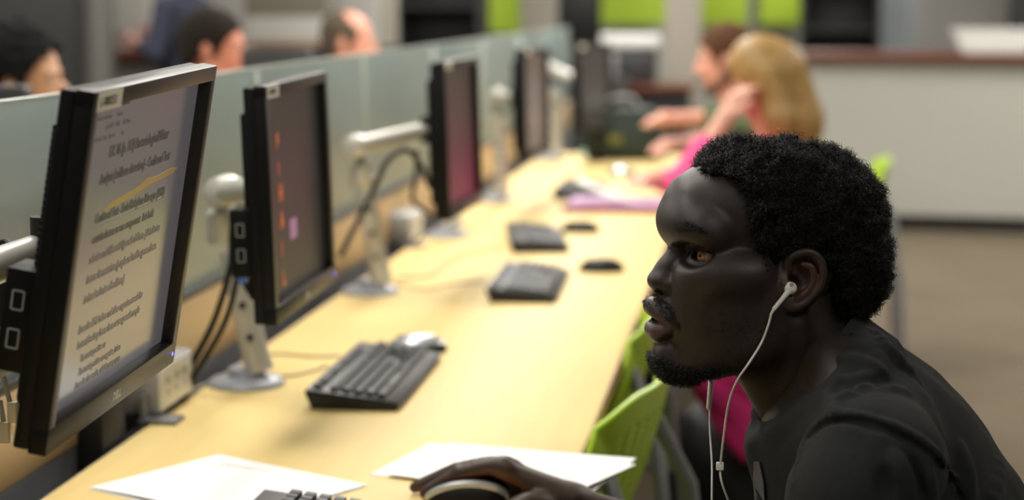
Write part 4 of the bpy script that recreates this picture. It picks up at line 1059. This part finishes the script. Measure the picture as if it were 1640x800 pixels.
bm = bmesh.new(); tube(bm, [rel(hp(1240, 494, 78)), rel(hp(1234, 504, 77.5))], [.0020, .0012], 12); finish(bm, 'strain_relief', m_ear, er)
cab = [hp(1235, 503, 77.5), hp(1229, 524, 76), hp(1219, 549, 74), W(1200, 580, 2.02), W(1180, 610, 2.03), W(1167, 645, 2.05), W(1160, 690, 2.07), W(1154, 746, 2.09), W(1156, 772, 2.09), W(1170, 810, 2.10), W(1185, 850, 2.10)]
bm = bmesh.new(); tube(bm, [rel(p) for p in spline(cab, 8)], .00125, 8); finish(bm, 'near_cable', m_ear, er)
c2 = [W(1150, 560, 2.17), W(1142, 592, 2.16), W(1139, 602, 2.15), W(1137, 650, 2.14), W(1137, 690, 2.13), W(1140, 740, 2.12), W(1140, 800, 2.11), W(1141, 860, 2.11)]
bm = bmesh.new(); tube(bm, [rel(p) for p in spline(c2, 8)], .0011, 8); finish(bm, 'far_cable', m_ear, er)
bm = bmesh.new(); tube(bm, [rel(W(1139.5, 600, 2.15)), rel(W(1139, 604, 2.15)), rel(W(1135.5, 652, 2.14)), rel(W(1135, 656, 2.14))], [.0014, .0030, .0030, .0014], 14); finish(bm, 'inline_remote', m_ear, er)
c = rel(W(1153, 746, 2.09)); bm = bmesh.new(); box(bm, c, (.0085, .004, .0095), .0015, 3); finish(bm, 'cable_slider', m_ear, er)
# ================================================================ OTHER PEOPLE (farther along the desk and beyond the partition)
def bg_person(head, yaw, label, skin=(.55, .27, .17), hair=(.02, .015, .012), shirt=(.1, .1, .1), hairstyle='short', arms=None, h=.0055, standing=False, beard=None, trousers=(.03, .03, .04), pitch=0, legs=True):
    """head: world position of the head centre; the figure faces +x before yaw"""
    head = np.array(head, float); cz, sz = math.cos(yaw), math.sin(yaw)
    foot = np.array((head[0], head[1], 0.0)); r = tag(empty('person', foot), label, 'person')
    hz = head[2]; hipz = min(-.58, .565-hz) if not standing else -.70
    def T(V): return np.stack([V[:, 0]*cz-V[:, 1]*sz, V[:, 0]*sz+V[:, 1]*cz, V[:, 2]+hz], 1)
    cp, sp_ = math.cos(pitch), math.sin(pitch); A = np.array(((cp, 0, -sp_), (0, 1, 0), (sp_, 0, cp)))
    def hp_(x, y, z): return np.array((x*cp+z*sp_, y, -x*sp_+z*cp))
    nm = 'p%d' % len(bpy.data.materials)
    F_ = Field((-.32, -.36, -.80), (.62, .36, .16), h)
    F_.ell(hp_(-.012, 0, .03), (.098, .076, .088), A.T, .01); F_.ell(hp_(.030, 0, -.03), (.060, .058, .085), A.T, .02)
    F_.cone(hp_(.045, 0, -.105), hp_(.058, 0, -.105), .024, .018, .03)
    for s in (-1, 1):
        F_.cone(hp_(-.01, s*.055, -.07), hp_(.05, s*.02, -.11), .016, .016, .02)
        F_.ell(hp_(-.012, s*.078, -.012), (.018, .008, .030), A.T, .006)
        F_.ell(hp_(.078, s*.030, .000), (.014, .014, .010), None, .012, 's')
        F_.ell(hp_(.070, s*.032, .0), (.013, .013, .011), None, .004)
        F_.cone(hp_(.085, s*.005, .020), hp_(.075, s*.045, .020), .007, .005, .012)
        F_.cone(hp_(.085, s*.001, -.078), hp_(.072, s*.022, -.078), .006, .003, .006)
    F_.chain([hp_(.082, 0, .008), hp_(.100, 0, -.020), hp_(.108, 0, -.035)], (.007, .009, .012), .01); F_.ell(hp_(.098, 0, -.042), (.012, .017, .008), None, .006)
    F_.cone(hp_(-.02, 0, -.05), (-.045, 0, -.21), .054, .058, .03)
    F_.ell((-.05, 0, -.40), (.095, .15, .20), None, .04)
    # arms: list of (shoulder, elbow, wrist, hand direction)
    arms = arms if arms is not None else [((-.03, -.19, -.27), (.06, -.24, -.50), (.30, -.13, -.47)), ((-.03, .19, -.27), (.06, .24, -.50), (.30, .13, -.47))]
    for a in arms:
        sh, el, wr = (np.array(q, float) for q in a[:3]); F_.chain([sh, el, wr], (.046, .038, .026), .02)
        d = wr-el; d /= np.linalg.norm(d); sd_ = np.cross(d, (0, 0, 1)); sd_ /= np.linalg.norm(sd_)+1e-9; up = np.cross(sd_, d)
        F_.cone(wr, wr+d*.075, .026, .030, .015)
        for j, o_ in enumerate((-.027, -.009, .009, .027)):
            b0 = wr+d*.08+sd_*o_; F_.chain([b0, b0+d*.035-up*.006, b0+d*.062-up*.026], (.0095, .009, .0075), .005)
        F_.chain([wr+d*.02+sd_*.022, wr+d*.05+sd_*.045-up*.01, wr+d*.085+sd_*.045-up*.02], (.013, .011, .009), .008)
    V, Q = F_.mesh(); np_mesh('body', T(V), Q, mat('skin_'+nm, skin, .5, noise=.08, nscale=30), r)
    # clothing
    S_ = Field((-.34, -.38, -.82), (.55, .38, -.12), h)
    S_.ell((-.05, 0, -.42), (.13, .185, .24), None, .04); S_.ell((-.05, 0, max(-.62, hipz+.06)), (.135, .175, .15), None, .04); S_.cone((-.04, -.17, -.27), (-.04, .17, -.27), .062, None, .04)
    S_.cone((-.045, 0, -.19), (-.045, 0, -.27), .066, .09, .03)
    for a in arms:
        sh, el, wr = (np.array(q, float) for q in a[:3]); lim = a[3] if len(a) > 3 else .85
        S_.chain([sh, el, el+(wr-el)*lim], (.062, .052, .042), .015)
    S_.cone(hp_(-.02, 0, -.05), (-.04, 0, -.19), .060, .060, .004, 's')
    V, Q = S_.mesh(); np_mesh('shirt', T(V), Q, mat('shirt_'+nm, shirt, .85, noise=.1, nscale=12), r)
    # hair
    mh = mat('hair_'+nm, hair, .85 if hairstyle != 'long' else .5, spec=.15 if hairstyle != 'long' else .5, noise=.35, nscale=60, bump=.6, bscale=160, stretch=(1, 1, .25) if hairstyle == 'long' else None)
    K = Field((-.22, -.17, -.36), (.16, .17, .17), .0045)
    if hairstyle in ('short', 'thick', 'bald'):
        t = {'short': .010, 'thick': .024, 'bald': .006}[hairstyle]
        K.ell(hp_(-.016, 0, .032), (.100+t, .078+t, .092+t), A.T, .01); K.ell(hp_(-.05, 0, -.02), (.060+t, .070+t*.8, .060+t), A.T, .02)
        K.ell(hp_(.100, 0, -.045 if hairstyle != 'thick' else -.02), (.085 if hairstyle != 'thick' else .10, .12, .105), A.T, .01, 's'); K.ell(hp_(.0, 0, -.11), (.11, .2, .085), A.T, .01, 's')
        if hairstyle == 'bald': K.ell(hp_(.055, 0, .10), (.085, .07, .09), A.T, .01, 's')
        for s in (-1, 1): K.ell(hp_(-.012, s*.085, -.012), (.020, .02, .032), A.T, .004, 's')
        if hairstyle != 'bald': K.g += (.004 if hairstyle == 'thick' else .0015)*lattice(K, RNG.normal(size=(30, 30, 42)).astype(np.float32), .014)
    else:
        K.ell(hp_(-.02, 0, .035), (.118, .095, .104), A.T, .01)
        K.chain([hp_(-.06, 0, .0), (-.11, 0, -.13), (-.125, 0, -.26)], (.092, .085, .06), .03)
        for s in (-1, 1): K.chain([hp_(-.01, s*.065, .02), (-.03, s*.085, -.12), (-.06, s*.085, -.26)], (.045, .045, .028), .03)
        K.ell(hp_(.105, 0, -.06), (.09, .06, .125), A.T, .01, 's')
        for y in np.linspace(-.13, .13, 15): K.chain([(-.2, y, .1), (-.24, y, -.36)], (.004, .006), .01, 's')
    V, Q = K.mesh(); np_mesh('hair', T(V), Q, mh, r)
    if beard is not None:
        B_ = Field((-.05, -.09, -.17), (.13, .09, .02), .004)
        B_.cone(hp_(.035, 0, -.108), hp_(.060, 0, -.110), .034, .028, .02)
        for s in (-1, 1): B_.chain([hp_(-.01, s*.067, -.03), hp_(-.005, s*.060, -.075), hp_(.05, s*.028, -.112)], (.010, .016, .020), .015); B_.cone(hp_(.092, 0, -.066), hp_(.076, s*.026, -.072), .007, .006, .006)
        B_.ell(hp_(.090, 0, -.082), (.022, .024, .008), None, .004, 's')
        V, Q = B_.mesh(); np_mesh('beard', T(V), Q, mat('beard_'+nm, beard, .8), r)
    if legs:
        L_ = Field((-.30, -.30, -hz-.0 if standing else -hz), (.60 if not standing else .2, .30, -.38), .009)
        if standing:
            for s in (-1, 1): L_.chain([(-.04, s*.09, -.72), (-.03, s*.10, -1.12), (-.05, s*.11, -hz+.10)], (.105, .075, .06), .02); L_.cone((-.06, s*.11, -hz+.05), (.10, s*.12, -hz+.045), .048, .04, .01)
        else:
            L_.ell((-.06, 0, hipz+.03), (.15, .185, .12), None, .03)
            for s in (-1, 1): L_.chain([(-.04, s*.09, hipz), (.38, s*.11, hipz), (.36, s*.11, -hz+.10)], (.10, .075, .055), .02); L_.cone((.33, s*.11, -hz+.05), (.47, s*.12, -hz+.045), .047, .04, .01)
        V, Q = L_.mesh(); np_mesh('trousers', T(V), Q, mat('trousers_'+nm, trousers, .85), r)
    # eyes
    for s in (-1, 1):
        bm = bmesh.new(); bmesh.ops.create_uvsphere(bm, u_segments=14, v_segments=10, radius=.0115); o = finish(bm, 'eye', mat('far_eye', (.35, .3, .27), .2), r)
        q_ = T(np.array([hp_(.0735, s*.032, .0)]))[0]; o.location = V3(q_)
    return r
def hpos(px, py, Y): return P(px, py, Y=Y)
bg_person(hpos(38, 128, 4.6), .10, 'person with thick black hair beyond the partition at the far left', skin=(.50, .27, .16), hair=(.006, .006, .006), hairstyle='thick', shirt=(.02, .02, .022))
bg_person(hpos(345, 76, 6.2), .05, 'person with short dark hair and flushed skin beyond the partition above the nearest monitor', skin=(.62, .24, .16), hair=(.018, .014, .011), hairstyle='short', shirt=(.30, .05, .05))
bg_person(hpos(560, 66, 7.6), -.05, 'balding person beyond the partition, between the second and third monitors', skin=(.66, .30, .21), hair=(.09, .07, .05), hairstyle='bald', shirt=(.05, .05, .06))
q = P(285, 60, Y=9.9)
bg_person((q[0], 9.9, 1.62), 2.95, 'person in a navy top standing in the background with one hand by the brown ledge', skin=(.60, .28, .2), hair=(.05, .04, .03), shirt=(.022, .026, .05), trousers=(.02, .024, .05), standing=True,
          arms=[((-.03, -.19, -.27), (.02, -.25, -.50), (.17, -.10, -.42), .55), ((-.03, .19, -.27), (.0, .26, -.50), (.20, .12, -.44), .5)])
# woman with long blonde hair: faces the desk (-x), head propped on her near hand
wh = hpos(1222, 128, 6.25); wy = PI+.25
def tl(p, head, yaw):      # world point -> figure frame
    d = np.array(p)-np.array(head); c, s = math.cos(-yaw), math.sin(-yaw); return (d[0]*c-d[1]*s, d[0]*s+d[1]*c, d[2])
el = tl(P(1092, 292, Y=6.02), wh, wy); wr = tl(P(1160, 190, Y=6.10), wh, wy); el2 = tl(P(1150, 300, Y=6.45), wh, wy); wr2 = tl(P(1062, 290, Y=6.22), wh, wy)
bg_person(wh, wy, 'woman with long blonde hair in a bright pink top, head propped on one hand', skin=(.68, .36, .27), hair=(.34, .205, .065), hairstyle='long', shirt=(.86, .10, .30), pitch=.45,
          arms=[((-.02, .17, -.26), el, wr, .55), ((-.02, -.17, -.26), el2, wr2, .95)], trousers=(.03, .03, .05))
mh_ = hpos(1160, 92, 7.35); my = PI-.05
e1 = tl(P(1140, 190, Y=7.2), mh_, my); w1 = tl(P(1092, 190, Y=7.15), mh_, my); e2 = tl(P(1130, 228, Y=7.55), mh_, my); w2 = tl(P(1082, 232, Y=7.35), mh_, my)
bg_person(mh_, my, 'bearded person with short brown hair in an olive top at the far desk end', skin=(.64, .31, .23), hair=(.075, .035, .018), hairstyle='short', shirt=(.07, .095, .035), beard=(.10, .045, .02), pitch=.1,
          arms=[((-.02, .18, -.27), e1, w1, .1), ((-.02, -.18, -.27), e2, w2, .2)])

# ================================================================ CHAIRS
m_limep = mat('lime_plastic', srgb(172, 206, 38), .35)
m_frame = mat('chair_frame_grey', srgb(150, 150, 154), .35, metal=.3)
def shell(nm, Wd, Ht, cw_, r0, m_, parent, M, holes=True, seat=False, hr=None):
    n, k = (33, 60) if not seat else (40, 40); bm = bmesh.new(); G = {}
    def inside(u, v):
        x = abs(u)*Wd/2; y = abs(v)*Ht/2; rx = Wd/2-r0; ry = Ht/2-r0
        if x <= rx or y <= ry: return True
        return (x-rx)**2+(y-ry)**2 <= r0*r0
    for i in range(n+1):
        for j in range(k+1):
            u = -1+2*i/n; v = -1+2*j/k
            if seat: z = -.012*(1-v*v)*(1-u*u)-.03*max(0, v-.6)**2*6
            else: z = cw_*(u*u)+.015*v*v
            # squeeze the corners onto a rounded outline
            x = u*Wd/2; y = v*Ht/2; rx = Wd/2-r0; ry = Ht/2-r0
            if abs(x) > rx and abs(y) > ry:
                dx, dy = abs(x)-rx, abs(y)-ry; m0 = max(dx, dy); L_ = math.hypot(dx, dy); s_ = m0/L_ if L_ > 0 else 1
                x = math.copysign(rx+dx*s_, x); y = math.copysign(ry+dy*s_, y)
            G[i, j] = bm.verts.new((x, y, z))
    for i in range(n):
        for j in range(k):
            if holes and i % 3 == 1 and j % 2 == 1 and 4 < i < n-4 and 7 < j < k-8 : continue
            bm.faces.new((G[i, j], G[i+1, j], G[i+1, j+1], G[i, j+1]))
    o = finish(bm, nm, m_, parent, M=M)
    md = o.modifiers.new('s', 'SOLIDIFY'); md.thickness = .009; md.offset = 0
    return o
def chair(x, y, rz, label, zt=.775):
    r = tag(empty('desk_chair', (x, y, 0), rz), label, 'chair', 'lime green perforated chairs along the desk')   # faces -x
    rec = math.radians(20)
    Mb = Matrix.Translation((.23, 0, zt-.155)) @ Matrix.Rotation(rec, 4, 'Y') @ Matrix(((0, 0, -1, 0), (1, 0, 0, 0), (0, 1, 0, 0), (0, 0, 0, 1)))
    shell('backrest', .50, .36, .035, .165, m_limep, r, Mb)
    Ms = Matrix.Translation((-.02, 0, .46)) @ Matrix(((0, 1, 0, 0), (-1, 0, 0, 0), (0, 0, 1, 0), (0, 0, 0, 1)))
    shell('seat', .46, .44, 0, .08, m_limep, r, Ms, seat=True)
    for s in (-1, 1):
        bm = bmesh.new(); tube(bm, [(.235, s*.17, .70), (.285, s*.21, .58), (.30, s*.23, .42)], .0135, 10); finish(bm, 'back_support', m_frame, r)
        bm = bmesh.new(); tube(bm, [(.14, s*.22, .43), (.30, s*.23, .42), (.31, s*.24, .38), (.33, s*.245, .0)], .0135, 10); finish(bm, 'leg', m_frame, r)
        bm = bmesh.new(); tube(bm, [(-.16, s*.20, .43), (-.22, s*.235, .05), (-.225, s*.24, .0)], .013, 10); finish(bm, 'leg', m_frame, r)
    bm = bmesh.new(); tube(bm, [(.14, -.22, .43), (.14, .22, .43)], .012, 10); tube(bm, [(-.16, -.2, .43), (-.16, .2, .43)], .012, 10)
    for s in (-1, 1): tube(bm, [(.14, s*.22, .43), (-.16, s*.2, .43)], .012, 10)
    finish(bm, 'seat_frame', m_frame, r)
    return r
chair(-.43, 3.02, math.radians(-10), 'nearest lime green perforated chair, pushed in at the second workstation')
chair(-.47, 3.72, math.radians(0), 'second lime green perforated chair, just behind the nearest one')
q = P(1322, 230, Y=6.75); chair(q[0]-.30, 6.35, math.radians(6), 'lime green chair that the woman in pink sits on', zt=.905)
chair(.20, 7.45, 0, 'lime green chair that the bearded man sits on')
chair(.27, 2.12, 0, 'chair that the man in earphones sits on, mostly below the frame', zt=.70)

# black bag with pink jacket behind the chairs
BF = Field((-.26, 4.0, .0), (.20, 4.42, .56), .006)
for z in (.10, .24, .38): BF.ell((-.04, 4.22, z), (.17, .13, .15), None, .05)
BF.ell((-.01, 4.22, .02), (.16, .14, .06), None, .02); BF.ell((-.10, 4.14, .18), (.06, .07, .10), None, .02); BF.g = np.maximum(BF.g, (.001-BF.ax[2])[None, None, :]+0*BF.g)
BF.g += .004*lattice(BF, RNG.normal(size=(16, 16, 20)).astype(np.float32), .04)
V, Q = BF.mesh(); o0 = np.array((-.01, 4.22, 0)); r = tag(empty('backpack', o0), 'black backpack standing on the floor behind the green chairs', 'bag')
np_mesh('bag_body', V-o0, Q, mat('black_nylon', (.012, .012, .013), .7), r)
bm = bmesh.new(); tube(bm, spline([(-.06, -.05, .46), (-.03, -.09, .51), (.03, -.09, .51), (.06, -.05, .46)], 6), .008, 8); finish(bm, 'handle', m_blackr, r)
bm = bmesh.new(); tube(bm, spline([(-.13, -.07, .38), (-.17, -.12, .25), (-.14, -.11, .10)], 6), .010, 8); finish(bm, 'strap', m_blackr, r)
m_pink = mat('magenta_cloth', srgb(196, 34, 110), .8, noise=.25, nscale=8)
JF = Field((-.30, 3.92, .26), (.14, 4.22, .72), .005)
ja, jb = P(1120, 570, Y=4.0), P(1225, 705, Y=4.02); dj = (jb-ja)
for k_, (o_, r_) in enumerate(((-.035, .024), (-.012, .030), (.014, .028), (.038, .022))):
    n_ = np.array((dj[2], 0, -dj[0])); n_ = n_/np.linalg.norm(n_)
    JF.chain([ja+n_*o_*.8, ja+dj*.35+n_*o_+np.array((0, .01*((k_ % 2)*2-1), 0)), ja+dj*.7+n_*o_*1.15, jb+n_*o_*1.2], (r_*.9, r_, r_*1.05, r_), .008, n=4)
JF.cone(ja, P(1130, 560, Y=4.1), .03, .03, .02); JF.cone(jb, (.03, 4.12, .42), .035, .05, .02)
V, Q = JF.mesh(); o0 = np.array((-.02, 4.0, .5)); o = np_mesh('jacket', V-o0, Q, m_pink); o.location = V3(o0); tag(o, 'magenta pink jacket hanging over the black backpack behind the green chairs', 'jacket')

# ================================================================ THINGS AT THE FAR END OF THE DESK
# dark green bag
c = P(1000, 250, Y=7.95); o0 = np.array((c[0], 7.95, DZ)); r = tag(empty('shoulder_bag', o0), 'dark green bag standing on the desk beside the farthest monitor', 'bag')
m_bag = mat('dark_green_nylon', (.012, .024, .020), .65, noise=.2, nscale=10)
bm = bmesh.new(); prism(bm, [(-.15, 0), (.13, 0), (.165, .07), (.15, .17), (.11, .215), (-.12, .215), (-.16, .15), (-.165, .05)], -.07, .07, M=Matrix.Rotation(PI/2, 4, 'X'), bev=.02); finish(bm, 'bag_body', m_bag, r)
bm = bmesh.new(); box(bm, (.0, -.078, .09), (.2, .02, .11), .008, 3); finish(bm, 'front_pocket', m_bag, r)
bm = bmesh.new(); box(bm, (-.03, -.090, .09), (.05, .002, .03), .0); finish(bm, 'patch', mat('olive_patch', srgb(110, 112, 30), .7), r)
bm = bmesh.new(); tube(bm, spline([(-.08, 0, .205), (-.06, -.01, .25), (.03, -.01, .255), (.06, 0, .205)], 6), .009, 8); finish(bm, 'handle', m_grey, r)
# teal cloths
for px, py, lab in ((950, 247, 'pale teal folded cloth left of the dark green bag'), (1052, 250, 'pale teal folded cloth right of the dark green bag')):
    c = P(px, py, Z=DZ); bm = bmesh.new(); box(bm, (0, 0, .007), (.11, .13, .013), .005, 3); box(bm, (.01, .01, .018), (.085, .1, .010), .004, 3)
    o = finish(bm, 'folded_cloth', mat('teal_cloth', srgb(150, 200, 175), .8)); o.location = V3((c[0], c[1], DZ+.0005)); tag(o, lab, 'cloth')
# purple notebook with loose sheet
c = (P(905, 340, Z=DZ)+P(1090, 341, Z=DZ))/2; r = tag(empty('notebook', (c[0]+.01, c[1]+.125, DZ)), 'open purple notebook in front of the woman in pink', 'notebook')
m_lil = mat('lilac_paper', srgb(190, 150, 190), .6); m_mar = mat('maroon_cover', srgb(150, 66, 80), .6)
bm = bmesh.new(); box(bm, (0, 0, .007), (.40, .27, .013), .003); finish(bm, 'cover', m_mar, r)
for s in (-1, 1): bm = bmesh.new(); box(bm, (s*.096, .004, .019), (.184, .245, .013), .004); finish(bm, 'page_block', m_lil, r)
bm = bmesh.new(); tube(bm, [(0, -.118, .022), (0, .118, .022)], .006, 8); finish(bm, 'spine_wire', m_grey, r)
a, b_ = P(930, 287, Y=6.05), P(990, 318, Y=5.98); d = b_-a; L_ = np.linalg.norm(d)
bm = bmesh.new(); box(bm, (0, 0, 0), (L_, .10, .006), .002, M=Matrix.Translation((0, 0, 0)) @ Matrix.Rotation(math.atan2(-d[2], d[0]), 4, 'Y')); o = finish(bm, 'folded_paper', m_paper); o.location = V3((a+b_)/2); tag(o, 'white folded paper leaning on the left side of the purple notebook', 'paper')
a, b_ = P(1028, 270, Y=6.2), P(1040, 300, Y=6.2)
bm = bmesh.new(); tube(bm, [V3(a-b_), V3((a-b_)*.1), V3((a-b_)*0)], [.0045, .0045, .001], 8); o = finish(bm, 'pen', mat('pen_body', srgb(190, 190, 200), .3)); o.location = V3(b_); tag(o, 'pale pen held in the writing hand of the woman in pink', 'pen')
# monitors on the far side of the partition (backs and tops just above the glass)
for px0, px1, y0, Y, lab in ((-60, 46, 136, 3.9, 'dark monitor top beyond the partition at the left edge, before the black haired person'), (388, 500, 78, 5.5, 'dark monitor top beyond the partition between two seated people')):
    a = P(px0, y0, Y=Y); b_ = P(px1, y0, Y=Y); wd = b_[0]-a[0]
    r = tag(empty('computer_monitor', ((a[0]+b_[0])/2, Y, .737)), lab, 'monitor', 'monitors beyond the partition'); zt = a[2]-.737
    bm = bmesh.new(); box(bm, (0, 0, zt-.17), (wd, .045, .34), .008, 3); finish(bm, 'casing', m_dgrey, r)
    bm = bmesh.new(); box(bm, (0, 0, (zt-.3)/2), (.05, .03, zt-.28), .004); finish(bm, 'stand', m_dgrey, r)
    bm = bmesh.new(); box(bm, (0, 0, .006), (.2, .16, .012), .004); finish(bm, 'base', m_dgrey, r)
r = bx('computer_desk', (-1.50, .75, .709), (-1.03, 8.25, .737), m_desk, 'maple computer desk on the far side of the partition', 'desk', bev=.002)
bm = bmesh.new()
for yy in np.linspace(-3.4, 3.4, 4): box(bm, (0, yy, -.36), (.36, .05, .69), .003)
finish(bm, 'leg_frame', m_trough, r)
